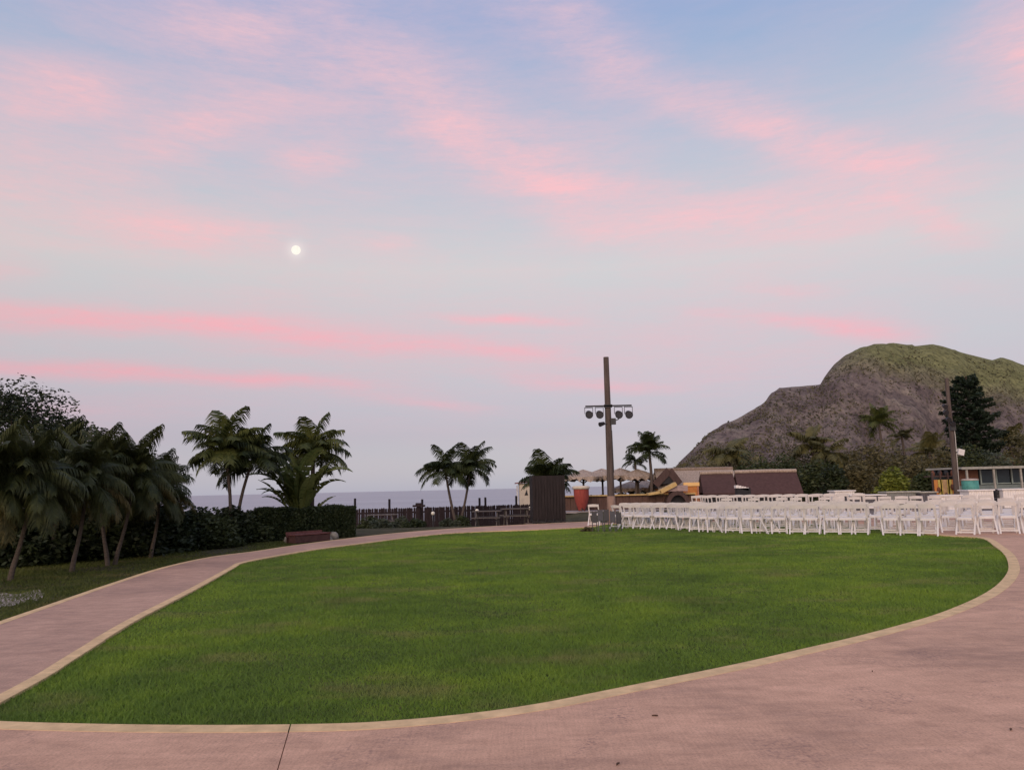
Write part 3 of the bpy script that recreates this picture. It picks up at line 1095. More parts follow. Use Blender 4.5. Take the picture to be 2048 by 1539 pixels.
# the clipped hedge
hp0, hp1 = on_ground(512, 1080, 26.0), on_ground(704, 1068, 27.6)
rng = np.random.default_rng(77)
HL = (hp1 - hp0).length
n = 26000
cent = np.empty((n, 3))
w = rng.random(n)
top = w < 0.3
cent[:, 0] = rng.uniform(0, HL, n)
cent[:, 1] = np.where(top, rng.uniform(-.4, .4, n), np.where(rng.random(n) < 0.8, -0.40, 0.40)) + rng.normal(0, 0.025, n)
cent[:, 2] = np.where(top, 1.0, rng.uniform(0, 1.0, n)) + rng.normal(0, 0.022, n)
ends = rng.random(n) < 0.1
cent[ends, 0] = np.where(rng.random(ends.sum()) < 0.5, 0, HL)
cent[ends, 1] = rng.uniform(-.4, .4, ends.sum())
cent[:, 2] += 0.03 * np.sin(cent[:, 0] * 3.1) + 0.02 * np.sin(cent[:, 0] * 7.7)
Vv, Ff = leaves(cent, 0.045, rng, 1.0)
hedge = thing('hedge', 'clipped dark green box hedge behind the red bench', 'hedge', hp0, math.atan2(hp1.y - hp0.y, hp1.x - hp0.x))
HEDGEM = leafmat('hedge_leaf', (0.012, 0.022, 0.010), (0.040, 0.056, 0.022), 1.5, 0.12)
tag(link('foliage', npmesh('hedge_foliage', Vv, Ff, HEDGEM), hedge), kind='stuff')
MB().box((HL / 2, 0, 0.46), (HL - 0.1, 0.66, 0.90)).build('light_block_core', LEAF_D, hedge)  # solid dark box added to stop light coming through the leaves

# ------------------------------------------------------------------ red bench with pale stones at its ends
RED = plain('red_brown_paint', (0.135, 0.052, 0.048), 0.8, 0.35, 7, 0.3, (3, 1, 1))
REDD = plain('red_brown_dark', (0.075, 0.036, 0.032), 0.8, 0.3, 7, 0.3)
STONE = plain('pale_stone', (0.23, 0.215, 0.18), 0.9, 0.4, 6, 0.7, bdist=0.03)
b0, b1 = G(590, 1086, -0.06), G(662, 1080, -0.06)
bl = (b1 - b0).length
bench = thing('bench', 'low red-brown plank bench beside the path before the hedge', 'bench', b0, math.atan2(b1.y - b0.y, b1.x - b0.x))
for k in range(3):
    MB().box((bl / 2, 0.06 + 0.13 * k, 0.24), (bl, 0.115, 0.035)).build('seat_plank', RED, bench)
for k in range(2):
    MB().box((bl / 2, 0.44 + 0.02 * k, 0.20 + 0.085 * k), (bl, 0.03, 0.075)).build('back_plank', RED, bench)
for s in (0.06, 0.5, 0.94):
    mb = MB()
    mb.box((bl * s, 0.20, 0.10), (0.09, 0.34, 0.24))
    mb.box((bl * s, 0.49, 0.13), (0.07, 0.03, 0.38))
    mb.build('leg', REDD, bench)
MB().box((bl / 2, 0.03, 0.10), (bl * 0.97, 0.03, 0.20)).build('front_board', REDD, bench)


def rock(label, p, r, seed, mat=None, sq=(1, 0.85, 0.7), group=None, name='stone', cat='stone'):
    rnd = random.Random(seed)
    mb = MB()
    n, m_ = 10, 7
    vs, fs = [], []
    for j in range(m_ + 1):
        a = -PI / 2 + PI * j / m_
        for k in range(n):
            d = Vector((math.cos(a) * math.cos(2 * PI * k / n), math.cos(a) * math.sin(2 * PI * k / n), math.sin(a)))
            q = 1 + 0.35 * mnoise.noise(d * 1.6 + Vector((seed * 3.1, 0, 0)))
            vs.append(Vector((d.x * sq[0], d.y * sq[1], d.z * sq[2])) * r * q)
    for j in range(m_):
        for k in range(n):
            fs.append((j * n + k, j * n + (k + 1) % n, (j + 1) * n + (k + 1) % n, (j + 1) * n + k))
    mb.add(vs, fs, True)
    return tag(mb.build(name, mat or STONE, None, Vector(p) + Vector((0, 0, r * sq[2] * 0.6))), label, cat, group)


SG = 'pale stones at the ends of the bench'
rock('pale rounded stone low at the left end of the bench', G(578, 1084, -0.08), 0.19, 1, group=SG)
rock('upright grey stone behind the left end of the bench', G(575, 1074, -0.08), 0.17, 2, sq=(0.7, 0.7, 1.25), group=SG)
rock('large pale stone at the right end of the bench', G(668, 1079, -0.08), 0.17, 3, sq=(0.9, 0.8, 1.0), group=SG)
rock('small pale stone in front of the large one at the right end', G(658, 1081, -0.08), 0.12, 4, group=SG)

# ------------------------------------------------------------------ sea fence
FENCE = plain('dark_fence_wood', (0.024, 0.015, 0.017), 0.85, 0.5, 8, 0.4, (1, 1, 0.3))
FENCEP = plain('dark_post_wood', (0.018, 0.014, 0.018), 0.85, 0.3, 8, 0.4)
f0, f1 = on_ground(690, 1045, 44.0), on_ground(1062, 1035, 46.0)
fdir = (f1 - f0)
fl = Vector((fdir.x, fdir.y, 0)).length
fence = thing('picket_fence', 'dark brown picket fence along the sea edge', 'fence', (f0.x, f0.y, -0.72), math.atan2(fdir.y, fdir.x))
pk = [MB().box((0, 0, 0.59), (0.118, 0.025, 1.18)).add([(-.0575, -.0125, 1.18), (.0575, -.0125, 1.18), (.0575, .0125, 1.18), (-.0575, .0125, 1.18), (0, -.0125, 1.23), (0, .0125, 1.23)],
      [(0, 1, 4), (2, 3, 5), (1, 2, 5, 4), (3, 0, 4, 5)]).mesh('picket', FENCE)]
npk = int(fl / 0.122)
rnd = random.Random(8)
for i in range(npk):
    o = link('picket', pk[0], fence, (fl * (i + 0.5) / npk, rnd.uniform(-.008, .008), rnd.uniform(-.03, .02)))
    o.rotation_euler = (0, rnd.uniform(-.02, .02), 0)
for z in (0.35, 0.95):
    MB().box((fl / 2, 0.05, z), (fl, 0.05, 0.09)).build('rail', FENCE, fence)
for (px, hh) in ((709, 1.80), (776, 1.72), (841, 1.66), (957, 1.66), (969, 1.68), (1033, 1.72)):
    s_ = (px - 690) / (1062 - 690) * fl
    MB().tube([(s_, 0.13, -0.2), (s_, 0.13, hh)], 0.065, 8).build('post', FENCEP, fence)

# things in front of the fence
LAMPM = plain('cream_lamp', (0.80, 0.74, 0.62), 0.5, 0.1, 8, 0)
IRON = plain('dark_iron', (0.045, 0.045, 0.048), 0.5, 0.2, 12, 0.1)
for i, (px, py, Y, lab) in enumerate(((866, 1026, 37.5, 'small cream globe lamp on a short post, leftmost of three by the fence'),
                                     (954, 1021, 38.5, 'small cream globe lamp on a short post by the fence posts pair'),
                                     (1061, 1016, 36.0, 'small cream globe lamp beside the dark slatted booth'))):
    top = at(px, py, Y)
    gz = ground_z(top.x, Y)
    t = thing('garden_lamp', lab, 'lamp', (top.x, Y, gz), 0, 'garden lamps along the fence')
    h = top.z - gz
    MB().tube([(0, 0, -0.05), (0, 0, h - 0.06)], 0.028, 8).build('post', IRON, t)
    MB().lathe([(0.001, -0.09), (0.06, -0.075), (0.09, -0.02), (0.09, 0.03), (0.055, 0.08), (0.001, 0.095)], (0, 0, h), 12).build('globe', LAMPM, t)
GREYW = plain('grey_wood', (0.115, 0.10, 0.095), 0.85, 0.3, 7, 0.3, (1, 4, 1))
DKW = plain('dark_brown_wood', (0.075, 0.045, 0.040), 0.8, 0.3, 6, 0.35, (1, 1, 0.3))


def picnic_table(label, base, rz, group, L=1.5):
    t = thing('picnic_table', label, 'table', base, rz, group)
    for k in range(4):
        MB().box((0, -0.27 + 0.18 * k, 0.73), (L, 0.165, 0.04)).build('top_plank', GREYW, t)
    for s in (-1, 1):
        MB().box((0, s * 0.66, 0.43), (L, 0.24, 0.04)).build('seat_plank', GREYW, t)
        mb = MB()
        mb.bar((s * L * 0.36, -0.62, -0.02), (s * L * 0.36, -0.14, 0.71), 0.09, 0.05, (1, 0, 0))
        mb.bar((s * L * 0.36, 0.62, -0.02), (s * L * 0.36, 0.14, 0.71), 0.09, 0.05, (1, 0, 0))
        mb.bar((s * L * 0.36, -0.74, 0.385), (s * L * 0.36, 0.74, 0.385), 0.05, 0.09, (1, 0, 0))
        mb.build('leg_frame', GREYW, t)
    return t


PG = 'picnic tables by the sea fence'
picnic_table('grey wooden picnic table left of the dark slatted booth', on_ground(1032, 1045, 35.0), R(8), PG, 1.3)
picnic_table('grey wooden picnic table before the double fence post', on_ground(975, 1050, 38.0), R(-5), PG, 1.4)
picnic_table('shadowed picnic table at the left part of the sea fence', on_ground(765, 1050, 40.0), R(4), PG, 1.5)
# carved wood figure on the fence side
t = thing('carved_post', 'dark carved wooden post with wide flat cap before the fence', 'post', on_ground(838, 1045, 41.0))
MB().lathe([(0.16, -0.1), (0.17, 0.35), (0.12, 0.55), (0.19, 0.8), (0.14, 1.02), (0.10, 1.12)], (0, 0, 0), 10).build('shaft', FENCE, t)
MB().box((0, 0, 1.17), (0.62, 0.42, 0.10)).box((0.02, 0, 1.27), (0.36, 0.3, 0.10)).build('cap', FENCE, t)
for i, (px, py, Y, rx, rz, mt, lab) in enumerate((
        (735, 1048, 38, 0.75, 0.55, LEAF_M, 'low grey-green shrub at the left end of the sea fence'),
        (760, 1052, 36, 0.60, 0.42, LEAF_G, 'low pale shrub before the shadowed picnic table'),
        (800, 1052, 37, 0.75, 0.50, LEAF_G, 'low grey-green shrub between the shadowed table and carved post'),
        (828, 1052, 36, 0.55, 0.42, LEAF_M, 'low shrub right beside the carved post'),
        (925, 1045, 39.5, 0.40, 0.62, LEAF_M, 'low shrub at the foot of the pair of fence palms'),
        (900, 1052, 36.5, 0.55, 0.35, LEAF_G, 'low shrub left of the fence palms'))):
    bush('low_shrub', lab, 'shrub', on_ground(px, py, Y), (rx, 0.5, rz), 16, 2200, 0.055, mt, 120 + i, 'low shrubs along the sea fence')
palm('palm leaning left, left one of the pair by the sea fence', on_ground(914, 1040, 40.5), at(890, 936, 40.5), 1.45, 28, FD, 'palms by the sea fence', 111, 0.07, [0, 2, 2, 3, 3, 4, 3, 2, 4, 3], -0.05)
palm('palm leaning right, right one of the pair by the sea fence', on_ground(918, 1040, 41.0), at(941, 933, 41.0), 1.5, 28, FD, 'palms by the sea fence', 112, 0.065, [0, 1, 2, 2, 3, 3, 4, 3, 2, 4], 0.06)

# ------------------------------------------------------------------ centre: dark slatted booth, red stand, cream hut
BOOTH = plain('booth_boards', (0.020, 0.0145, 0.015), 0.8, 0.45, 6, 0.35, (2.5, 1, 0.25))
CREAM = plain('cream_plaster', (0.60, 0.52, 0.42), 0.85, 0.12, 5, 0.2)
THATCH = plain('straw_thatch', (0.27, 0.205, 0.165), 0.95, 0.35, 16, 0.8, (1, 1, 0.25), 0.1, 0.05)
THATCHP = plain('pale_thatch', (0.40, 0.32, 0.265), 0.95, 0.4, 14, 0.8, (1, 1, 0.25), 0.1, 0.05)
BRN = plain('stage_brown', (0.105, 0.060, 0.048), 0.8, 0.35, 5, 0.3, (3, 1, 0.4))
ROOFB = plain('maroon_shingle', (0.072, 0.040, 0.040), 0.85, 0.3, 5, 0.5, (1, 1, 3))
YEL = plain('ochre_plank', (0.52, 0.36, 0.15), 0.75, 0.2, 7, 0.25)
ORG = plain('orange_wall', (0.50, 0.20, 0.06), 0.8, 0.25, 5, 0.2)
BLACK = plain('charcoal', (0.020, 0.019, 0.023), 0.6, 0.3, 8, 0.1)
WHITE = plain('white_resin', (0.66, 0.635, 0.625), 0.5, 0.10, 3, 0.0)
WHITEC = plain('white_cloth', (0.78, 0.73, 0.71), 0.85, 0.06, 5, 0.15)
GREYC = plain('grey_skirt', (0.22, 0.22, 0.21), 0.8, 0.2, 5, 0.2, (4, 4, 0.5))
DGREY = plain('dark_grey_skirt', (0.105, 0.098, 0.108), 0.8, 0.25, 5, 0.2, (4, 4, 0.5))
REDC = plain('red_cloth', (0.30, 0.060, 0.048), 0.8, 0.3, 5, 0.3, (3, 3, 0.4))
BROWN_LEG = plain('brown_leg', (0.12, 0.05, 0.04), 0.7, 0.2, 6, 0.2)

Y = 33.0
bp0, bp1 = at(1066, 1036, Y), at(1132, 1033, Y)
bz = -0.10
bt = at(1098, 950, Y).z - bz
bw = (bp1 - bp0).length
booth = thing('slatted_booth', 'tall dark brown slatted wooden booth in front of a palm', 'booth', ((bp0.x + bp1.x) / 2, Y, bz), R(4))
nsl = 11
for i in range(nsl):
    x = -bw / 2 + bw * (i + 0.5) / nsl
    MB().box((x, 0, bt / 2 + 0.10), (bw / nsl - 0.012, 0.03, bt - 0.22)).build('slat', BOOTH, booth)
    MB().box((x, bw, bt / 2 + 0.10), (bw / nsl - 0.012, 0.03, bt - 0.22)).build('slat', BOOTH, booth)
    MB().box((-bw / 2 + 0.02, bw * (i + 0.5) / nsl, bt / 2 + 0.10), (0.03, bw / nsl - 0.012, bt - 0.22)).build('slat', BOOTH, booth)
    MB().box((bw / 2 - 0.02, bw * (i + 0.5) / nsl, bt / 2 + 0.10), (0.03, bw / nsl - 0.012, bt - 0.22)).build('slat', BOOTH, booth)
for (x, y) in ((-1, 0), (1, 0), (-1, 1), (1, 1)):
    MB().box((x * (bw / 2 - 0.05), bw * (0.05 + 0.9 * y), bt / 2 - 0.03), (0.09, 0.09, bt)).build('post', BLACK, booth)
MB().box((0, bw / 2, 0.16), (bw * 0.97, bw * 0.95, 0.10)).build('floor', BLACK, booth)
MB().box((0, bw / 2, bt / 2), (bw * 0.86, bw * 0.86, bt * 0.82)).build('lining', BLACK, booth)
for k in range(4):
    MB().box((-bw * 0.36 + k * bw * 0.24, -0.05, 0.10), (0.05, 0.05, 0.26)).build('foot', BLACK, booth)
MB().box((0, bw / 2 - 0.03, 0.01), (bw * 1.35, bw * 1.2, 0.05)).build('base_slab', plain('base_slab', (0.16, 0.11, 0.09), 0.9, 0.3), booth)

palm('short fan palm spreading its fronds above the slatted booth', on_ground(1096, 1030, 36.2), at(1096, 960, 36.2), 1.5, 34, FD, None, 131, 0.12, [0, 1, 1, 2, 1, 3, 2, 1, 3, 2])

c = at(1052, 985, 47.6)
hut = thing('cream_hut', 'small cream hut with red roof edge left of the slatted booth', 'hut', (c.x, 47.6, ground_z(c.x, 44.5)), R(3))
hz_ = at(1052, 966, 47.6).z - ground_z(c.x, 44.5)
MB().box((0, 0.5, hz_ / 2), (0.78, 1.0, hz_)).build('wall', CREAM, hut)
MB().add([(-.62, -.15, hz_ - .02), (.62, -.15, hz_ + .10), (.62, 1.15, hz_ + .10), (-.62, 1.15, hz_ - .02), (-.62, -.15, hz_ + .05), (.62, -.15, hz_ + .17), (.62, 1.15, hz_ + .17), (-.62, 1.15, hz_ + .05)],
         [(0, 3, 2, 1), (4, 5, 6, 7), (0, 1, 5, 4), (1, 2, 6, 5), (2, 3, 7, 6), (3, 0, 4, 7)]).build('roof', plain('red_roof', (0.20, 0.05, 0.04), 0.8), hut)
zc = at(1054, 985, 47.6).z - ground_z(c.x, 44.5)
MB().add([(-.09, -.012, zc - .14), (.12, -.012, zc - .14), (.04, -.012, zc + .2), (-.09, -.03, zc - .14), (.12, -.03, zc - .14), (.04, -.03, zc + .2)],
         [(3, 4, 5), (0, 2, 1), (0, 1, 4, 3), (1, 2, 5, 4), (2, 0, 3, 5)]).build('dark_triangle', BLACK, hut)  # black triangle set on the front of the wall
MB().box((-0.52, 0.3, hz_ / 2 - 0.08), (0.07, 0.07, hz_ - 0.1)).build('white_post', WHITE, hut)

c = at(1163, 1010, 48.6)
rs = thing('draped_stand', 'red cloth-draped stand with cream top beside the stage', 'stand', (c.x, 48.6, -0.09))
zt = at(1163, 971, 48.6).z + 0.09
prof = []
n = 20
mb = MB()
rings = [(0.22, 0.16), (0.34, 0.42), (0.43, 0.75), (0.47, 1.0), (0.48, zt - 0.20)]
vs, fs = [], []
for j, (r_, z) in enumerate(rings):
    for k in range(n):
        q = r_ * (1 + 0.10 * math.cos(k * 5 * 2 * PI / n + 0.4) * (1 - j / 5))
        vs.append((q * math.cos(2 * PI * k / n), q * math.sin(2 * PI * k / n), z + (0.10 * math.cos(k * 4 * 2 * PI / n) if j == 0 else 0)))
for j in range(len(rings) - 1):
    for k in range(n):
        fs.append((j * n + k, j * n + (k + 1) % n, (j + 1) * n + (k + 1) % n, (j + 1) * n + k))
mb.add(vs, fs, True).build('drape', REDC, rs)
MB().lathe([(0.001, zt - 0.20), (0.53, zt - 0.20), (0.55, zt - 0.06), (0.46, zt), (0.001, zt + 0.01)], (0, 0, 0), 20).build('top', CREAM, rs)
for k in range(3):
    a = 2 * PI * k / 3 + 0.3
    MB().bar((0.2 * math.cos(a), 0.2 * math.sin(a), -0.02), (0.16 * math.cos(a), 0.16 * math.sin(a), 0.5), 0.07, 0.07).build('leg', BROWN_LEG, rs)

# ------------------------------------------------------------------ stage
Y = 50.0
s0, s1 = at(1128, 1008, Y), at(1392, 1004, Y)
sl = s1.x - s0.x
szt = at(1250, 990, Y).z
stage = thing('stage', 'long low brown stage front with ochre plank rim', 'stage', (s0.x, Y, -0.12))
MB().box((sl / 2, 2.2, (szt + 0.12) / 2), (sl, 4.0, szt + 0.08)).build('platform', BRN, stage)
npn = int(sl / 0.42)
for i in range(npn):
    MB().box((sl * (i + 0.5) / npn, 0.17, (szt + 0.10) / 2), (sl / npn - 0.02, 0.06, szt + 0.06)).build('front_board', BRN, stage)
for i in range(4):
    MB().box((sl * (i + 0.5) / 4, 0.18, szt + 0.14), (sl / 4 - 0.01, 0.5, 0.075)).build('rim_plank', YEL, stage)
MB().box((sl / 2, -1.0, 0.02), (sl, 2.2, 0.10)).build('forestage', plain('grey_paving', (0.33, 0.29, 0.29), 0.9, 0.15), stage)
# ochre ramp and the dark grotto arch
g0 = at(1356, 1004, Y - 0.6)
arch = thing('grotto_arch', 'dark rock grotto arch with ochre ramp at the right end of the stage', 'arch', (g0.x, Y - 0.6, -0.12))
gw, gh = 0.80, at(1356, 981, Y - 0.6).z + 0.12
mb = MB()
n = 12
outer = [(gw * math.cos(PI * k / n), (gh) * math.sin(PI * k / n) ** 0.8) for k in range(n + 1)]
inner = [(0.68 * gw * math.cos(PI * k / n), 0.78 * gh * math.sin(PI * k / n) ** 0.8) for k in range(n + 1)]
vs = [(x, -0.1, z) for x, z in outer] + [(x, -0.1, z) for x, z in inner] + [(x, 1.0, z) for x, z in outer] + [(x, 1.0, z) for x, z in inner]
m_ = n + 1
fs = []
for k in range(n):
    fs += [(k, m_ + k, m_ + k + 1, k + 1), (k, k + 1, 2 * m_ + k + 1, 2 * m_ + k), (m_ + k, 3 * m_ + k, 3 * m_ + k + 1, m_ + k + 1)]
mb.add(vs, fs).build('rock_rim', DKW, arch)
MB().add([(x, 0.35, z) for x, z in inner], [tuple(range(m_))]).build('shade_sheet', BLACK, arch)  # black sheet stands in for the shade inside the arch
mb = MB()
r0, r1 = at(1296, 988, Y - 0.6) - Vector(g0), at(1352, 967, Y - 0.6) - Vector(g0)
z0, z1 = r0.z + g0.z + 0.12, r1.z + g0.z + 0.12
mb.bar((r0.x, 0.2, z0), (r0.x + (r1.x - r0.x) * 0.45, 0.2, z0 + (z1 - z0) * 0.2), 0.15, 0.7, (0, 1, 0))
mb.bar((r0.x + (r1.x - r0.x) * 0.42, 0.2, z0 + (z1 - z0) * 0.18), (r1.x, 0.2, z1), 0.24, 0.7, (0, 1, 0))
mb.build('ramp', YEL, arch)
MB().box((0.05, 0.5, gh + 0.16), (1.25, 0.9, 0.36)).build('top_block', plain('pinkish_rock', (0.34, 0.25, 0.24), 0.9, 0.2, 4, 0.5), arch)

# huts with thatched and shingled roofs behind the stage


def gable_hut(label, x0, x1, y0, depth, z_eave, z_ridge, mats, over=0.25, group=None, z_ground=-0.1, ridge_roll=None, open_front=False):
    """long hut: ridge along x; parts wall, roof slopes, gable ends, ridge roll"""
    wall_m, roof_m, gable_m = mats
    w = x1 - x0
    t = thing('thatched_hut', label, 'hut', (x0, y0, z_ground), 0, group)
    he, hr = z_eave - z_ground, z_ridge - z_ground
    MB().box((w / 2, depth / 2, he / 2), (w - 0.3, depth - 0.5, he)).build('wall', wall_m, t)
    for sgn in (0, 1):
        ye = -over if sgn == 0 else depth + over
        v = [(-over, ye, he - 0.12), (w + over, ye, he - 0.12), (w + over * 0.4, depth / 2, hr), (-over * 0.4, depth / 2, hr)]
        v2 = [(x, y, z - 0.14) for x, y, z in v]
        MB().add(v + v2, [(0, 1, 2, 3), (7, 6, 5, 4), (0, 4, 5, 1), (1, 5, 6, 2), (3, 2, 6, 7), (0, 3, 7, 4)]).build('roof_slope', roof_m, t)
    for x in (0.05, w - 0.05):
        MB().add([(x - .04, 0, he - .1), (x - .04, depth, he - .1), (x - .04, depth / 2, hr - .2), (x + .04, 0, he - .1), (x + .04, depth, he - .1), (x + .04, depth / 2, hr - .2)],
                 [(0, 2, 1), (3, 4, 5), (0, 1, 4, 3), (1, 2, 5, 4), (2, 0, 3, 5)]).build('gable', gable_m, t)
    if ridge_roll:
        MB().tube([(-over * 0.5, depth / 2, hr + 0.01), (w * 0.5, depth / 2, hr + 0.03), (w + over * 0.5, depth / 2, hr + 0.01)], 0.13, 8).build('ridge_roll', ridge_roll, t)
    return t


Y = 55.0
hut1 = gable_hut('low hut with pale thatched roof and dark gable behind the grotto arch', at(1325, 970, Y).x, at(1478, 970, Y).x, Y, 4.0, at(1400, 972, Y).z, at(1400, 938, Y + 2).z,
          (ORG, THATCHP, BLACK), 0.35, 'thatched huts behind the stage', -0.1, THATCH)
ga, gb, gc = at(1313, 968, 54.4) - Vector(hut1.location), at(1356, 966, 54.4) - Vector(hut1.location), at(1338, 942, 54.4) - Vector(hut1.location)
MB().add([ga, gb, gc, ga + Vector((0.2, 1.6, 0)), gb + Vector((0.2, 1.6, 0)), gc + Vector((0.2, 1.6, 0))], [(0, 1, 2), (3, 5, 4), (0, 3, 4, 1), (1, 4, 5, 2), (2, 5, 3, 0)]).build('gable_porch', BLACK, hut1)
MB().bar(ga + Vector((-0.1, -0.05, -0.05)), gc + Vector((0, -0.05, 0.08)), 0.5, 0.1, (0, 1, 0)).bar(gb + Vector((0.1, -0.05, -0.05)), gc + Vector((0, -0.05, 0.08)), 0.5, 0.1, (0, 1, 0)).build('porch_eave', DKW, hut1)
Y = 53.0
for (x0, x1, y0, y1, lab) in ((1409, 1472, 984, 945, 'short dark maroon shingle roof hut in the middle of the huts'),
                              (1480, 1602, 984, 942, 'long dark maroon shingle roof hut with straw ridge')):
    a, b_ = at(x0, 985, Y), at(x1, 985, Y)
    zr = at((x0 + x1) / 2, y1, Y + 0.8).z
    zb = at((x0 + x1) / 2, y0, Y).z
    t = gable_hut(lab, a.x, b_.x, Y, 1.6, zb + 0.08, zr, (BLACK, ROOFB, ROOFB), 0.12, 'shingle huts behind the chairs', -0.1, THATCHP)
c = at(1384, 975, 52.0)
ob = thing('orange_kiosk', 'small orange kiosk with lit top painted as a bright ochre fascia beside the grotto arch', 'kiosk', (c.x, 52.0, -0.1))
kz = at(1384, 966, 52).z + 0.1
MB().box((0, 0.4, kz / 2), (0.85, 0.8, kz)).build('wall', ORG, ob)
MB().box((-0.04, -0.03, kz - 0.06), (1.05, 0.12, 0.24)).build('fascia', plain('glow_ochre', (0.80, 0.50, 0.20), 0.7, 0.1), ob)  # the bright ochre carries the warm glow of the lit top
for k in (-1, 1):
    MB().box((k * 0.38, -0.06, (kz - 0.2) / 2), (0.09, 0.09, kz - 0.2)).build('post', plain('terracotta', (0.42, 0.19, 0.12), 0.8), ob)

# thatched umbrellas
UG = 'thatched umbrellas by the sea'
for i, (px, pt, Y, r_, lab) in enumerate(((1166, 939, 57.0, 1.35, 'thatched umbrella farthest left, behind the red stand'),
                                         (1204, 937, 58.5, 1.4, 'thatched umbrella just left of the light pole'),
                                         (1240, 936, 57.5, 1.3, 'thatched umbrella just right of the light pole'),
                                         (1275, 938, 57.0, 1.3, 'tall thatched umbrella under the palm on the right'),
                                         (1262, 962, 60.0, 1.4, 'low thatched umbrella between the two on the right'),
                                         (1290, 960, 61.0, 1.4, 'low thatched umbrella farthest right'))):
    p = at(px, pt, Y)
    t = thing('thatched_umbrella', lab, 'umbrella', (p.x, Y, ground_z(p.x, Y)), 0, UG)
    h = p.z - ground_z(p.x, Y)
    mb = MB()
    nn = 40
    rr = random.Random(i)
    vs, fs = [], []
    prof = [(0.03, h), (r_ * 0.45, h - 0.18), (r_, h - 0.52), (r_ * 0.97, h - 0.68), (0.1, h - 0.40)]
    for j, (q, z) in enumerate(prof):
        for k in range(nn):
            f = 1 + (rr.uniform(-.07, .07) if j in (2, 3) else 0)
            vs.append((q * f * math.cos(2 * PI * k / nn), q * f * math.sin(2 * PI * k / nn), z + (rr.uniform(-.24, .03) if j == 3 else rr.uniform(-.03, .03))))
    for j in range(4):
        for k in range(nn):
            fs.append((j * nn + k, j * nn + (k + 1) % nn, (j + 1) * nn + (k + 1) % nn, (j + 1) * nn + k))
    mb.add(vs, fs).build('canopy', THATCHP, t)
    MB().tube([(0, 0, -0.3), (0, 0, h - 0.3)], 0.075, 8).build('post', BARK_D, t)
    for k in range(4):
        a = PI / 4 + k * PI / 2
        MB().bar((0, 0, h - 1.0), (r_ * 0.7 * math.cos(a), r_ * 0.7 * math.sin(a), h - 0.5), 0.05, 0.05).build('strut', BARK_D, t)
for i, (px, Y, rx, rz, mt) in enumerate(((1197, 59.0, 0.9, 1.1, LEAF_M), (1245, 62, 1.0, 1.1, LEAF_D), (1180, 60, 0.8, 0.9, LEAF_G), (1280, 63, 1.0, 0.9, LEAF_G), (1310, 60, 0.9, 0.8, LEAF_M))):
    lab = ['dark leafy shrub left of the light pole behind the stage', 'dark leafy shrub behind the stage under the low umbrellas', 'pale shrub behind the red stand',
           'pale shrub under the rightmost low umbrella', 'shrub behind the ochre ramp'][i]
    p = on_ground(px, 1000, Y)
    bush('shore_shrub', lab, 'shrub', p, (rx, 0.6, rz), 14, 1500, 0.09, mt, 150 + i, 'shrubs behind the stage')
palm('palm with spreading crown above the stage, right of the pole', on_ground(1302, 1000, 56.0), at(1298, 903, 56.0), 1.75, 24, FD, 'palms behind the stage', 141, 0.12, [0, 0, 1, 1, 2, 2, 3, 3, 4, 2], 0.1)
palm('lower palm left of the spreading palm above the stage', on_ground(1272, 1000, 57.0), at(1270, 922, 57.0), 1.05, 18, FD, 'palms behind the stage', 142, 0.09, [1, 2, 2, 3, 3, 4], 0.05)

# ------------------------------------------------------------------ stage light pole
Y = 33.0
p0, p1 = at(1224, 1046, Y), at(1212, 714, Y)
pole = thing('light_pole', 'tall wooden pole carrying a crossbar of four black stage lights', 'pole', (p0.x, Y, -0.1))
ph = p1.z + 0.1
px1 = p1.x - p0.x
MB().tube([(px1 * s_ / 6, 0, -0.1 + (ph + 0.1) * s_ / 6) for s_ in range(7)], [0.165 - 0.05 * s_ / 6 for s_ in range(7)], 14).build('shaft', TIMBER, pole)
MB().tube([(0, 0, 0.0), (px1 * 0.08, 0, ph * 0.16)], [0.185, 0.175], 14).build('base_sleeve', plain('sleeve', (0.28, 0.19, 0.155), 0.85, 0.25, 8, 0.3), pole)
zb = at(1216, 812, Y).z + 0.1
xb = px1 * zb / ph
xl, xr = at(1170, 813, Y).x - p0.x, at(1262, 810, Y).x - p0.x
MB().bar((xl, -0.16, zb), (xr, -0.16, zb), 0.06, 0.06).build('crossbar', BLACK, pole)
MB().box((xb, -0.08, zb), (0.34, 0.22, 0.12)).build('clamp', IRON, pole)
for i, px in enumerate((1177, 1198, 1236, 1256)):
    q = at(px, 828, Y)
    x, z = q.x - p0.x, q.z + 0.1
    can = MB().tube([(x, -0.02, z + 0.03), (x, -0.34, z - 0.06)], [0.13, 0.165], 16)
    fx = can.build('stage_light', BLACK, pole)
    MB().tube([(x, -0.338, z - 0.0595), (x, -0.343, z - 0.061)], 0.135, 16).build('lens', plain('lens_glass', (0.06, 0.06, 0.07), 0.15, 0.1, 8, 0), fx)
    mb = MB()
    for sg in (-1, 1):
        mb.bar((x + sg * 0.17, -0.16, z), (x + sg * 0.17, -0.16, zb - 0.06), 0.02, 0.03)
    mb.bar((x - 0.18, -0.16, zb - 0.06), (x + 0.18, -0.16, zb - 0.06), 0.03, 0.03)
    mb.build('yoke', BLACK, fx)
q = at(1203, 848, Y)
x, z = q.x - p0.x, q.z + 0.1
sp_ = MB().tube([(x - 0.1, -0.22, z - 0.03), (x + 0.10, -0.10, z + 0.03)], [0.10, 0.07], 12).build('spot_light', BLACK, pole)
MB().bar((x + 0.06, -0.12, z), (xb, -0.1, z - 0.02), 0.03, 0.03).build('arm', BLACK, sp_)
q = at(1226, 843, Y)
MB().box((q.x - p0.x - 0.02, -0.18, q.z + 0.1), (0.22, 0.2, 0.26)).build('junction_box', IRON, pole)
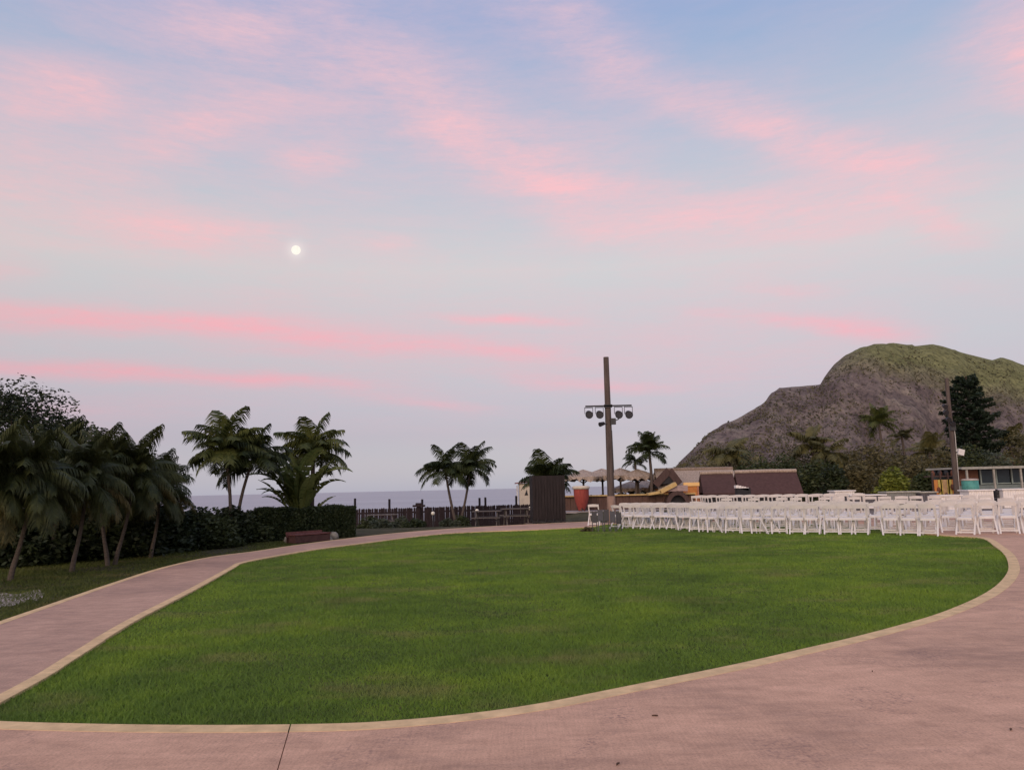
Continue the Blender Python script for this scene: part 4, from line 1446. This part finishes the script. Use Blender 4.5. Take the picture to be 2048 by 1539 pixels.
MB().bar((q.x - p0.x, -0.16, q.z + 0.1), (q.x - p0.x + 0.24, -0.16, q.z + 0.2), 0.04, 0.04).build('bracket', IRON, pole)
MB().tube([(px1 * 0.3 + 0.14, -0.09, ph * 0.3), (px1 * 0.55 + 0.12, -0.08, ph * 0.55)], 0.02, 6).build('conduit', IRON, pole)

# ------------------------------------------------------------------ white folding chairs


def chair_parts():
    P = []
    for s in (-1, 1):
        P.append(('leg', MB().bar((s * 0.178, 0.20, 0.0), (s * 0.185, -0.13, 0.80), 0.026, 0.042, (1, 0, 0))))     # front leg running up into the back
        P.append(('leg', MB().bar((s * 0.208, -0.215, 0.0), (s * 0.206, 0.13, 0.45), 0.026, 0.040, (1, 0, 0))))
    seat = MB().box((0, 0.03, 0.445), (0.34, 0.34, 0.024))
    seat.add([(-.16, -.13, .458), (.16, -.13, .458), (.16, .19, .458), (-.16, .19, .458), (-.13, -.10, .472), (.13, -.10, .472), (.13, .16, .472), (-.13, .16, .472)],
             [(4, 5, 6, 7), (0, 1, 5, 4), (1, 2, 6, 5), (2, 3, 7, 6), (3, 0, 4, 7)])
    P.append(('seat', seat))
    top = MB()
    n = 6
    vs, fs = [], []
    for i in range(n + 1):
        x = -0.20 + 0.40 * i / n
        dy = -0.03 * math.cos((i / n - 0.5) * PI)
        arc = 0.018 * math.cos((i / n - 0.5) * PI)
        vs += [(x, -0.118 + dy, 0.715), (x, -0.145 + dy, 0.80 + arc), (x, -0.098 + dy, 0.715), (x, -0.125 + dy, 0.80 + arc)]
    for i in range(n):
        a, b_ = 4 * i, 4 * i + 4
        fs += [(a, a + 1, b_ + 1, b_), (a + 2, b_ + 2, b_ + 3, a + 3), (a + 1, a + 3, b_ + 3, b_ + 1), (a, b_, b_ + 2, a + 2)]
    fs += [(0, 2, 3, 1), (4 * n, 4 * n + 1, 4 * n + 3, 4 * n + 2)]
    P.append(('back_slat', top.add(vs, fs)))
    P.append(('stretcher', MB().box((0, -0.15, 0.085), (0.40, 0.020, 0.036))))
    P.append(('stretcher', MB().box((0, 0.152, 0.12), (0.34, 0.020, 0.036))))
    P.append(('seat_rail', MB().box((0, -0.158, 0.415), (0.345, 0.022, 0.034))))
    return P


CP = [(nm, mb_.mesh('chair_' + nm, WHITE)) for nm, mb_ in chair_parts()]
whole = MB()
for nm, mb_ in chair_parts():
    whole.add(mb_.v, mb_.f)
WHOLE = whole.mesh('folding_chair', WHITE)


def chair(label, loc, rz, group, parts=True):
    if not parts:
        return tag(link('folding_chair', WHOLE, None, loc, rz), label, 'chair', group)
    t = thing('folding_chair', label, 'chair', loc, rz, group)
    for nm, me in CP:
        link(nm, me, t)
    return t


ORD = ['first', 'second', 'third', 'fourth', 'fifth', 'sixth', 'seventh', 'eighth', 'ninth', 'tenth', 'eleventh', 'twelfth', 'thirteenth', 'fourteenth', 'fifteenth', 'sixteenth',
       'seventeenth', 'eighteenth', 'nineteenth', 'twentieth', 'twenty-first', 'twenty-second', 'twenty-third', 'twenty-fourth', 'twenty-fifth', 'twenty-sixth', 'twenty-seventh', 'twenty-eighth']
FOCUS = Vector((9.5, 52.0, 0))


def face(p):
    return math.atan2(-(FOCUS.x - p.x), FOCUS.y - p.y)


rnd = random.Random(21)
front = [1397, 1414, 1432, 1450, 1471, 1501, 1521, 1543, 1564, 1602, 1632, 1672, 1700, 1729, 1789, 1828, 1868, 1943, 1984, 2029, 2075]
fy = {1397: 1062, 1500: 1065.5, 1600: 1067.5, 1730: 1068.5, 1868: 1071, 2075: 1068}
kx, ky = list(fy.keys()), list(fy.values())
for i, px in enumerate(front):
    p = G(px, float(np.interp(px, kx, ky)), -0.02)
    rz = -math.atan2(p.x, p.y) + rnd.uniform(-.2, .2) + (0.7 if px in (1450, 1543) else 0)
    chair('white folding chair, %s from the left in the right block front row' % ORD[i], (p.x, p.y + 0.2, -0.03 if px < 1950 else 0.0), rz, 'front row of the right chair block')
left_front = [(1190, 1051), (1238, 1056), (1262, 1056), (1281, 1056), (1299, 1057), (1317, 1057), (1336, 1057), (1352, 1058), (1368, 1059), (1381, 1059)]
for i, (px, py) in enumerate(left_front):
    p = G(px, py, -0.02)
    chair('white folding chair, %s from the left in the left block front row' % ORD[i], (p.x, p.y + 0.15, -0.03), face(p) + rnd.uniform(-.75, .45), 'front row of the left chair block')
nrow = 0
for k, d in ((1, 1.05), (2, 2.2), (3, 3.5), (4, 5.0), (5, 6.6), (6, 8.2), (7, 9.4)):     # rows behind, further from the lawn
    row = []
    base_px = np.arange(1396, 2080, 1.0)
    x = 0.0
    px = 1392.0 + (13 if k % 2 else 3)
    while px < 2075:
        q = G(px, float(np.interp(px, kx, ky)), -0.02)
        dirf = Vector((q.x, q.y, 0)).normalized()
        row.append(q + dirf * (d + 0.2 + rnd.uniform(-.12, .12)) + Vector((rnd.uniform(-.04, .04), 0, 0)))
        px += (26 + (px - 1392) * 0.018) * (1.12 - 0.028 * k)
    nth = 0
    for p in row:
        if rnd.random() < (0.06 if k > 5 else 0.15):
            continue
        ppx = p.x / p.y * FPX + CX
        if k > 5 and ppx > 1722 + rnd.uniform(-12, 12):
            continue
        rise = 0.165 if k > 5 else (0.08 if k == 5 else 0.0)
        nth += 1
        chair('white folding chair, %s from the left in the %s row of the right chair block' % (ORD[nth - 1], ORD[k]), (p.x, p.y, rise - 0.01), -math.atan2(p.x, p.y) + rnd.uniform(-.25, .25), '%s row of the right chair block' % ORD[k], k < 2)
for k in range(1, 4):
    nth = 0
    for (px, py) in left_front[1:]:
        if rnd.random() < 0.12:
            continue
        q = G(px + rnd.uniform(-3, 3), py, -0.02)
        dirf = (FOCUS - q)
        dirf.normalize()
        q = q + dirf * (0.95 * k + 0.15)
        nth += 1
        chair('white folding chair, %s from the left in the %s row of the left chair block' % (ORD[nth - 1], ORD[k]), (q.x, q.y, -0.02), face(q) + rnd.uniform(-.35, .3), '%s row of the left chair block' % ORD[k], False)

# raised terrace under the rear chairs
tp_ = [Vector((7.0, 31.0, 0)), Vector((14.5, 29.6, 0)), Vector((24, 30, 0)), Vector((26, 48, 0)), Vector((11.5, 48, 0)), Vector((8.2, 36, 0))]
tag(poly_sheet('terrace', tp_, 0.155, plain('terrace_paving', (0.17, 0.135, 0.115), 0.9, 0.3, 3, 0.3), 0.3), kind='structure')

# dark stack of folded chairs by the pole
p = G(1214, 1062, -0.03)
st = thing('folded_chair_stack', 'stack of dark grey folded chairs leaning together by the left chair block', 'chair stack', p, R(-6))
DK = plain('dark_plastic', (0.022, 0.022, 0.028), 0.5, 0.25, 10, 0.1)
DK2 = plain('mid_grey_plastic', (0.05, 0.05, 0.06), 0.55, 0.2, 10, 0.1)
for i in range(5):
    x = -0.40 + i * 0.20
    f = MB()
    for s in (-1, 1):
        f.bar((x + s * 0.075, -0.05 - 0.02 * i, 0.0), (x + s * 0.075 * 0.8, 0.14, 0.74 - 0.05 * abs(i - 1.5)), 0.026, 0.032)
    f.bar((x - 0.075, -0.02 - 0.02 * i, 0.12), (x + 0.075, -0.02 - 0.02 * i, 0.12), 0.03, 0.02)
    f.box((x, 0.08, 0.54 - 0.05 * abs(i - 1.5)), (0.175, 0.06, 0.36), Matrix.Rotation(R(-14), 3, 'X'))
    f.build('folded_chair', DK if i % 2 == 0 else DK2, st)
bush('low_shrub', 'small brown-green tuft at the lawn edge by the folded chair stack', 'shrub', G(1176, 1063, -0.04), (0.26, 0.2, 0.16), 10, 700, 0.03, LEAF_O, 171)

# ------------------------------------------------------------------ tables and counters behind the chairs
def skirted_table(label, px0, px1, ytop, ybot, Y, top_m, skirt_m, group, depth=0.8, name='skirted_table', rim=0.05, over=0.06):
    a, b_ = at(px0, ytop, Y), at(px1, ytop, Y)
    zt = (a.z + b_.z) / 2
    w = b_.x - a.x
    g = 0.155 if 28 < Y < 48 else ground_z(a.x, Y)
    t = thing(name, label, 'table', ((a.x + b_.x) / 2, Y, g), 0, group)
    h = zt - g
    MB().box((0, depth / 2, h - rim / 2), (w, depth, rim)).build('top', top_m, t)
    mb = MB()
    n = max(20, int(w / 0.035))
    vs, fs = [], []
    for i in range(n + 1):
        x = -w / 2 + over + (w - 2 * over) * i / n
        y = over + 0.014 * math.sin(i * 1.9) + 0.008 * math.sin(i * 0.7 + 1)
        vs += [(x, y, 0.0), (x, y, h - rim)]
    for i in range(n):
        fs.append((2 * i, 2 * i + 2, 2 * i + 3, 2 * i + 1))
    mb.add(vs, fs)
    for s in (-1, 1):
        x = s * (w / 2 - over)
        mb.add([(x, over, 0), (x, depth - over, 0), (x, depth - over, h - rim), (x, over, h - rim)], [(0, 1, 2, 3)])
    mb.build('skirt', skirt_m, t)
    return t


TG = 'tables behind the chairs'
skirted_table('long table with white top and dark skirt left of the grey counter', 1700, 1774, 988.5, 1003, 34.0, WHITEC, DGREY, TG)
skirted_table('white covered table at the right end of the rear chair row', 1668, 1712, 980, 998, 36.5, WHITEC, WHITEC, TG)
t = skirted_table('long grey-green serving counter behind the chairs', 1772, 1842, 982, 1008, 35.0, plain('pale_counter', (0.40, 0.38, 0.33), 0.7), GREYC, TG, 0.8, 'serving_counter')
skirted_table('dark grey serving counter right of the grey-green counter', 1839, 1877, 982.5, 1008, 34.6, plain('pale_counter', (0.40, 0.38, 0.33), 0.7), DGREY, TG, 0.8, 'serving_counter')
skirted_table('white covered table below the painted yellow panels', 1880, 1926, 989, 1010, 31.0, WHITEC, WHITEC, TG)
skirted_table('white covered table right of the teal drum', 1936, 1990, 978.5, 1002, 33.0, WHITEC, WHITEC, TG)
skirted_table('white covered table at the right edge of the photo', 2004, 2062, 976.5, 1002, 33.0, WHITEC, WHITEC, TG)
p = at(1802, 995, 34.9)
t = thing('menu_board', 'small dark plaque on the front of the grey-green counter', 'plaque', (p.x, 34.98, p.z))
MB().box((0, 0, 0), (0.30, 0.03, 0.09)).build('board', BLACK, t)
p = at(1997, 985, 33.3)
t = thing('speaker_cabinet', 'small black double loudspeaker between the white tables', 'speaker', (p.x, 33.3, 0.155))
ht = at(1997, 977, 33.3).z - 0.155
MB().box((0, 0.15, ht * 0.75), (0.27, 0.28, ht * 0.48)).build('cabinet', BLACK, t)
MB().box((0, 0.15, ht * 0.25), (0.27, 0.28, ht * 0.46)).build('lower_cabinet', BLACK, t)
for z in (0.62, 0.86, 0.25):
    MB().tube([(0, 0.012, ht * z), (0, 0.004, ht * z)], 0.075, 14).build('cone', IRON, t)
p = at(1486, 992, 44)
t = thing('covered_cart', 'dark cart with a white cloth on top before the shingle huts', 'cart', (p.x, 44, 0.155))
ht = at(1486, 976, 44).z - 0.155
MB().box((0.08, 0.25, ht / 2 + 0.05), (0.75, 0.5, ht - 0.08)).build('body', BLACK, t)
mb = MB()
for k in range(5):
    mb.box((-0.28 + 0.14 * k, 0.2, ht + 0.10 - 0.035 * k), (0.15, 0.4, 0.16 + 0.02 * (k % 2)))
mb.build('cloth', WHITEC, t)
for sx in (-1, 1):
    MB().tube([(0.08 + sx * 0.28, -0.02, 0.07), (0.08 + sx * 0.28, 0.03, 0.07)], 0.07, 12).build('wheel', IRON, t)

# ------------------------------------------------------------------ painted booth, teal drum, blue-grey pavilion
Y = 37.0
a, b_ = at(1868, 985, Y), at(1914, 985, Y)
w = b_.x - a.x
gz = -0.08
kz = at(1890, 944, Y).z - gz
pb = thing('painted_booth', 'small booth with yellow and orange painted panels beside the right pole', 'booth', (a.x, Y, gz))
yel2 = plain('booth_yellow', (0.50, 0.38, 0.10), 0.75, 0.3, 6, 0.2)
for i, mt in enumerate((ORG, yel2, plain('booth_tan', (0.42, 0.27, 0.14), 0.8, 0.25), yel2, ORG)):
    MB().box((w * (i + 0.5) / 5, 0, kz * 0.44), (w / 5 - 0.015, 0.05, kz * 0.74)).build('panel', mt, pb)
for i, (fx, fz) in enumerate(((0.2, 0.55), (0.52, 0.40), (0.80, 0.62))):
    MB().lathe([(0.001, -0.16), (0.07, -0.11), (0.095, 0.0), (0.06, 0.10), (0.001, 0.14)], (w * fx, -0.04, kz * fz), 10).build('painted_mask', plain('mask_brown', (0.13, 0.05, 0.03), 0.7), pb)
for i in range(4):
    MB().box((w * i / 3, 0.02, kz * 0.5), (0.06, 0.09, kz)).build('post', DKW, pb)
MB().box((w / 2, 0.4, kz * 0.90), (w, 0.8, 0.06)).build('shelf', DKW, pb)
rr = random.Random(4)
for i in range(7):
    MB().lathe([(0.07, 0), (0.09, 0.1), (0.05, 0.22), (0.001, 0.25)], (w * (0.08 + 0.14 * i), 0.1 + 0.2 * (i % 2), kz * 0.90 + 0.032), 8).build('pot', BLACK if i % 3 else plain('mask_brown', (0.13, 0.05, 0.03), 0.7), pb)

p = at(1942, 985, 36.0)
td = thing('teal_drum', 'teal drum with pale lid beside the painted booth', 'drum', (p.x, 36.0, -0.08))
ht = at(1942, 957, 36.0).z + 0.08
TEAL = plain('teal_paint', (0.075, 0.27, 0.24), 0.6, 0.35, 5, 0.2)
n = 18
mb = MB()
mb.lathe([(0.26, 0), (0.28, ht * 0.3), (0.36, ht * 0.62), (0.355, ht * 0.94), (0.30, ht * 0.955)], (0, 0, 0), 18).build('body', TEAL, td)
MB().lathe([(0.36, ht * 0.95), (0.37, ht * 0.98), (0.30, ht), (0.001, ht * 1.01)], (0, 0, 0), 18).build('lid', plain('pale_lid', (0.42, 0.36, 0.32), 0.7), td)
for z in (0.34, 0.6):
    MB().lathe([(0.30 + 0.06 * (z > 0.5), ht * z), (0.315 + 0.06 * (z > 0.5), ht * z + 0.02), (0.30 + 0.06 * (z > 0.5), ht * z + 0.04)], (0, 0, 0), 18).build('hoop', IRON, td)

Y = 44.0
a, b_ = at(1930, 985, Y), at(2150, 985, Y)
w = b_.x - a.x
gz = -0.08
pv = thing('pavilion', 'low blue-grey pavilion with flat pale roof at the right edge', 'building', (a.x, Y, gz))
h = at(1990, 934, Y).z - gz
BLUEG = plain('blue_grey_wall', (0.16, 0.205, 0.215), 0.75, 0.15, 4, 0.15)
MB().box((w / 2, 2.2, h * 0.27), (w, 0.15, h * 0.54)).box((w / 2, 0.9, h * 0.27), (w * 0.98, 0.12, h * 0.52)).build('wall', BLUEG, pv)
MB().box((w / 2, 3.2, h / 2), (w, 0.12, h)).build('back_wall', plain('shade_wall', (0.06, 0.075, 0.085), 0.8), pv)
MB().box((w / 2, 1.6, h + 0.0), (w + 0.5, 3.8, 0.10)).build('roof', plain('pale_roof', (0.36, 0.35, 0.31), 0.8, 0.15), pv)
MB().box((w / 2, -0.33, h - 0.02), (w + 0.52, 0.06, 0.13)).build('fascia', plain('fascia_grey', (0.30, 0.30, 0.27), 0.8), pv)
MB().box((w * 0.11, 0.8, h * 0.74), (w * 0.20, 0.06, h * 0.42)).build('bamboo_blind', plain('blind_brown', (0.13, 0.065, 0.045), 0.85, 0.3, 8, 0.4, (1, 1, 4)), pv)
for i in range(5):
    x = w * (0.24 + 0.145 * i)
    win = MB().box((x + w * 0.065, 0.88, h * 0.755), (w * 0.118, 0.03, h * 0.36)).build('window', plain('window_dark', (0.030, 0.045, 0.058), 0.15, 0.2, 4, 0), pv)
    MB().box((x, 0.86, h * 0.755), (0.06, 0.08, h * 0.42)).box((x + w * 0.065, 0.86, h * 0.565), (w * 0.125, 0.07, 0.05)).build('frame', plain('frame_teal', (0.28, 0.36, 0.36), 0.7), win)
for i in range(5):
    MB().box((w * (0.01 + 0.245 * i), -0.25, h / 2 - 0.05), (0.09, 0.09, h - 0.1)).build('post', plain('pavilion_post', (0.30, 0.29, 0.26), 0.8), pv)

# right utility pole with its fittings
Y = 36.0
p0, p1 = at(1914, 990, Y), at(1893, 756, Y)
up = thing('utility_pole', 'slender brown pole with dark lights and a white box at the right', 'pole', (p0.x, Y, -0.08))
hh = p1.z + 0.08
dx = p1.x - p0.x
MB().tube([(dx * k / 5, 0, -0.1 + (hh + 0.1) * k / 5) for k in range(6)], [0.13 - 0.05 * k / 5 for k in range(6)], 12).build('shaft', TIMBER, up)
MB().tube([(0.09, -0.06, 0.4), (dx * 0.55 + 0.12, -0.07, hh * 0.55), (dx * 0.62 + 0.11, -0.07, hh * 0.62)], 0.018, 6).build('conduit', plain('grey_pvc', (0.5, 0.48, 0.46), 0.6), up)
q = at(1918, 904, Y)
bx = MB().box((0, 0, 0), (0.27, 0.18, 0.27), Matrix.Rotation(R(16), 3, 'Y')).build('white_box', WHITE, up, (q.x - p0.x, -0.12, q.z + 0.08))
MB().box((-0.12, 0.02, 0.0), (0.10, 0.05, 0.05)).build('bracket', IRON, bx)
for i, (px, py) in enumerate(((1886, 812), (1888, 824), (1893, 838), (1902, 846))):
    q = at(px, py, Y)
    x, z = q.x - p0.x, q.z + 0.08
    l_ = MB().tube([(x, -0.05, z + 0.02), (x - 0.05, -0.30, z - 0.06)], [0.085, 0.11], 12).build('floodlight', BLACK, up)
    MB().bar((x, -0.06, z), (dx * z / hh, -0.05, z + 0.03), 0.03, 0.03).build('arm', BLACK, l_)
MB().box((dx * 0.62 + 0.02, -0.12, hh * 0.62), (0.22, 0.14, 0.22)).build('junction_box', IRON, up)

# ------------------------------------------------------------------ right background: palms, shrubs, conifer
BG = 'palms below the mountain'
for i, (px, py, Y, L, n, fr, sd, tiers, lab) in enumerate((
        (1456, 908, 66, 2.3, 26, FB, 181, [1, 2, 2, 3, 3, 4, 4, 3], 'shaggy olive palm behind the shingle huts, leftmost below the mountain'),
        (1622, 890, 68, 2.1, 26, FB, 182, [0, 1, 2, 3, 3, 4, 4, 2], 'shaggy palm with brown fronds at the right end of the shingle hut'),
        (1655, 905, 66, 1.9, 24, FB, 183, [1, 2, 3, 3, 4, 4], 'shorter brown-fronded palm right of the shaggy one'),
        (1757, 846, 78, 2.0, 20, FM, 184, [0, 0, 1, 2, 1, 3, 4], 'tall thin palm reaching highest before the mountain'),
        (1803, 872, 82, 1.5, 18, FB, 185, [1, 2, 2, 3, 4], 'slim palm with pale trunk left of the utility pole'),
        (1858, 905, 70, 1.9, 22, FB, 186, [0, 1, 2, 3, 3], 'olive palm just left of the utility pole'),
        (2020, 890, 74, 2.2, 22, FB, 187, [0, 1, 2, 3, 3], 'olive palm right of the dark conifer'))):
    c_ = at(px, py, Y)
    palm(lab, (c_.x + 0.1, Y, -0.1), c_, L, n, fr, BG, sd, 0.14, tiers, 0.15)
RB = [  # px, py top, depth, half width px, material, name, label
    (1500, 918, 62, 42, LEAF_M, 'green shrub above the roofs between palm and shingle hut'),
    (1560, 915, 64, 42, LEAF_M, 'green shrub behind the long shingle hut'),
    (1420, 925, 64, 30, LEAF_O, 'olive shrub behind the pale thatched hut'),
    (1640, 918, 58, 44, LEAF_M, 'large blue-green bush right of the long shingle hut'),
    (1668, 940, 55, 26, LEAF_D, 'dark bush at the rear row of chairs'),
    (1712, 935, 58, 32, LEAF_O, 'dry brown bush between the blue-green bush and the tables'),
    (1745, 890, 64, 38, LEAF_O, 'tall dry olive bush under the tall thin palm'),
    (1785, 938, 54, 28, LEAF_Y, 'bright lime-green leafy plant behind the counters'),
    (1830, 915, 62, 40, LEAF_O, 'olive bush left of the painted booth'),
    (1850, 945, 52, 26, LEAF_M, 'dark green shrub beside the painted booth'),
    (1935, 900, 60, 32, LEAF_M, 'leafy shrub under the conifer behind the pavilion'),
    (1985, 905, 62, 34, LEAF_G, 'grey-green shrub behind the pavilion roof'),
    (2035, 868, 70, 40, LEAF_O, 'brown-green tree-sized bush at the right edge'),
    (2080, 880, 66, 40, LEAF_M, 'green bush cut off by the right edge of the photo'),
    (1890, 900, 66, 30, LEAF_O, 'olive bush behind the utility pole'),
    (1595, 900, 72, 34, LEAF_O, 'olive bush between the shaggy palm and the hill'),
    (1690, 905, 70, 36, LEAF_O, 'brownish bush left of the tall dry olive one'),
    (1775, 885, 74, 34, LEAF_O, 'olive bush between the tall thin palm and the slim palm'),
    (1475, 905, 74, 32, LEAF_O, 'olive bush under the leftmost shaggy palm')]
for i, (px, py, Y, hw, mt, lab) in enumerate(RB):
    p = at(px, py, Y)
    bush('background_bush', lab, 'bush', (p.x, Y, -0.12), (hw / FPX * Y, hw / FPX * Y * 0.7, (p.z + 0.1) * 1.22), 30, 4200, 0.13, mt, 300 + i, 'bushes below the mountain')
# a belt of scrub between the garden and the slope
rng = np.random.default_rng(9)
n = 26000
uu = rng.uniform(0.215, 0.80, n)
yy = rng.uniform(85, 330, n)
cent = np.stack([uu * yy, yy, np.abs(rng.normal(0, 1, n)) * 1.3 + 0.5 * np.array([mnoise.noise((a * 0.08, b2 * 0.08, 0)) for a, b2 in zip(uu * yy, yy)]) + 0.2], 1)
Vv, Ff = leaves(cent, 0.75, rng, 0.8, 0.6)
tag(link('scrub', npmesh('scrub', Vv, Ff, LEAF_O)), 'brown-green scrub covering the flat below the mountain', 'scrub', None, 'stuff')

# dark conifer
Y = 72.0
c0 = at(1955, 985, Y)
ctop = at(1950, 741, Y).z
cf = thing('conifer', 'dark dense conifer with layered branches right of the utility pole', 'tree', (c0.x, Y, -0.15))
MB().tube([(0, 0, -0.2), (0.05, 0, ctop * 0.5), (0, 0, ctop * 0.97)], [0.28, 0.2, 0.06], 9).build('trunk', BARK_D, cf)
rng = np.random.default_rng(31)
rr = random.Random(31)
allc = []
mbb = MB()
nb = 95
for i in range(nb):
    t_ = i / nb
    z = ctop * (0.22 + 0.74 * t_)
    prof = math.sin(PI * min(1, 0.30 + 0.56 * t_)) ** 0.8
    if t_ > 0.9:
        prof *= 0.85
    Lb = 2.45 * prof * rr.uniform(0.65, 1.22)
    a = i * 2.39996
    d = np.array([math.cos(a), math.sin(a), rr.uniform(0.02, 0.30)])
    mbb.tube([(0, 0, z), Vector(d * Lb * 0.6) + Vector((0, 0, z)), Vector(d * Lb) + Vector((0, 0, z))], [0.05, 0.03, 0.01], 4, False)
    m_ = int(120 + 140 * prof)
    s_ = rng.uniform(0.12, 1.0, m_) ** 0.7
    pts = d[None, :] * (s_ * Lb)[:, None] + np.array([0, 0, z])
    side = np.array([-d[1], d[0], 0])
    pts += side[None, :] * (rng.normal(0, 0.20, m_) * (1.2 - s_ * 0.6) * Lb * 0.45)[:, None]
    pts[:, 2] += rng.normal(0, 0.09, m_)
    allc.append(pts)
mbb.build('branches', BARK_D, cf)
Vv, Ff = leaves(np.concatenate(allc), 0.17, rng, 0.6, 0.35)
tag(link('needles', npmesh('needles', Vv, Ff, CONIF), cf), kind='stuff')

# lone speck on the ridge
p = at(1457, 842, 640 + 430 * 0.08)
bush('ridge_shrub', 'tiny lone shrub standing on the left ridge of the mountain', 'shrub', (p.x, p.y, p.z - 2.5), (1.3, 1.3, 3.6), 8, 260, 0.5, LEAF_O, 400)

# ------------------------------------------------------------------ grass blades
cam_xy = np.array([0.0, 0.0])


def blades(name, poly, z0, dens, mat, h, w, seed, ymax=40.0, inset=0.0, label=None, keep=None, edges=None):
    rng = np.random.default_rng(seed)
    P = np.array([[p[0], p[1]] for p in poly])
    lo, hi = P.min(0), np.minimum(P.max(0), [60, ymax])
    out = []
    step = 1.0
    for y0 in np.arange(lo[1], hi[1], step):
        d = max(4.5, y0)
        k_ = dens * (6.0 / d) ** 1.35
        m_ = int((hi[0] - lo[0]) * step * k_)
        q = np.stack([rng.uniform(lo[0], hi[0], m_), rng.uniform(y0, y0 + step, m_)], 1)
        q = q[np.abs(q[:, 0]) < q[:, 1] * 0.76 + 1.2]
        q = q[inside(poly, q)]
        if keep is not None:
            q = q[keep(q, rng)]
        out.append(q)
    if edges is not None:
        for ln, sgn in edges:
            A = np.array(ln)
            for i in range(len(A) - 1):
                a_, b_ = A[i], A[i + 1]
                L_ = np.linalg.norm(b_ - a_)
                if max(abs(a_[0]) - a_[1] * 0.8, 0) > 2:
                    continue
                m_ = int(L_ * 300 * (6.0 / max(4.5, a_[1])))
                t_ = (b_ - a_) / max(L_, 1e-6)
                nv = np.array([-t_[1], t_[0]]) * sgn
                r_ = rng.random(m_)[:, None]
                cl = 0.5 + 0.5 * np.sin(r_ * L_ * 9 + i)
                out.append(a_ + (b_ - a_) * r_ + nv * (np.abs(rng.normal(0, 0.022, m_))[:, None] * cl - 0.012))
    q = np.concatenate(out)
    n = len(q)
    dist = np.maximum(4.5, q[:, 1])
    wid = w * (dist / 6.0) ** 0.75 * rng.uniform(0.6, 1.3, n)
    hei = h * rng.uniform(0.55, 1.35, n) * (1 + 0.25 * np.sin(q[:, 0] * 1.7 + 1.3 * np.sin(q[:, 1] * 1.1)))
    a = rng.uniform(0, 2 * PI, n)
    lean = rng.normal(0, 0.75, (n, 2)) * hei[:, None]
    V = np.empty((n, 3, 3))
    V[:, 0, 0] = q[:, 0] - np.cos(a) * wid / 2
    V[:, 0, 1] = q[:, 1] - np.sin(a) * wid / 2
    V[:, 1, 0] = q[:, 0] + np.cos(a) * wid / 2
    V[:, 1, 1] = q[:, 1] + np.sin(a) * wid / 2
    V[:, 0, 2] = V[:, 1, 2] = z0
    V[:, 2, 0] = q[:, 0] + lean[:, 0]
    V[:, 2, 1] = q[:, 1] + lean[:, 1]
    V[:, 2, 2] = z0 + hei
    return tag(link(name, npmesh(name, V.reshape(-1, 3), np.arange(n * 3).reshape(-1, 3), mat)), label, 'grass', None, 'stuff')


blades('lawn_grass', lawn_poly, -0.036, 6800, BLADE, 0.030, 0.0072, 1, 40, label='short mown green grass of the curved lawn', edges=((near_edge, -1), (left_edge, 1)))
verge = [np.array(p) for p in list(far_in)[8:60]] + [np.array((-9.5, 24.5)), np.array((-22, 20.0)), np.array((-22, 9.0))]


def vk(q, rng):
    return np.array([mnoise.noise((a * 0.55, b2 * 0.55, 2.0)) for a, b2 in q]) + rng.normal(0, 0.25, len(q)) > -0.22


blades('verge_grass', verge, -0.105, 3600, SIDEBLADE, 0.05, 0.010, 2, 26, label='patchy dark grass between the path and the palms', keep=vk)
# pale bare patch in the verge
pp = [G(px, py, -0.09) for px, py in ((-60, 1238), (0, 1216), (40, 1206), (75, 1196), (88, 1186), (70, 1181), (30, 1184), (0, 1190), (-60, 1204))]
SAND = plain('pale_sand', (0.36, 0.30, 0.27), 0.95, 0.3, 5, 0.4)
sandp = [p * (1 + 0.035 * mnoise.noise((p[0] * 4, p[1] * 4, 1))) for p in catmull(pp + [pp[0]], 12)[:-1]]
tag(poly_sheet('sand_patch', sandp, -0.088, SAND), kind='structure')
# dead leaves and pebbles on the patio
rnd = random.Random(12)
DRY = plain('dead_leaf', (0.10, 0.060, 0.042), 0.9, 0.3)
spots = [(1310, 1432), (1236, 1529), (2022, 1460), (1745, 1343)]
ll = ['dead brown leaf on the concrete near the lawn', 'dark dead leaf at the bottom edge right of centre', 'dark dead leaf near the right edge of the patio', 'small dead leaf on the patio below the lawn curve',
      'tiny dead leaf left of the one near the lawn', 'small dark leaf right of the slab joint', 'small dead leaf at the lower right of the patio']
for i, (px, py) in enumerate(spots):
    p = G(px, py, 0.0)
    a = rnd.uniform(0, 6.28)
    L = 0.020 if i < 3 else 0.013
    mb = MB()
    vs = []
    for k, (s_, w_) in enumerate(((-1, 0), (-0.4, 0.32), (0.3, 0.36), (1, 0))):
        for sg in (-1, 1):
            vs.append((s_ * L, sg * w_ * L, 0.003 + 0.006 * abs(s_) + (0.005 if w_ else 0)))
    vs += [(s_ * L, 0, 0.002) for s_ in (-1, -0.4, 0.3, 1)]
    mb.add(vs, [(0, 8, 9, 2), (2, 9, 10, 4), (4, 10, 11, 6), (8, 1, 3, 9), (9, 3, 5, 10), (10, 5, 7, 11)])
    tag(mb.build('dead_leaf', DRY, None, (p.x, p.y, 0.001), a), ll[i], 'leaf', 'dead leaves on the patio')
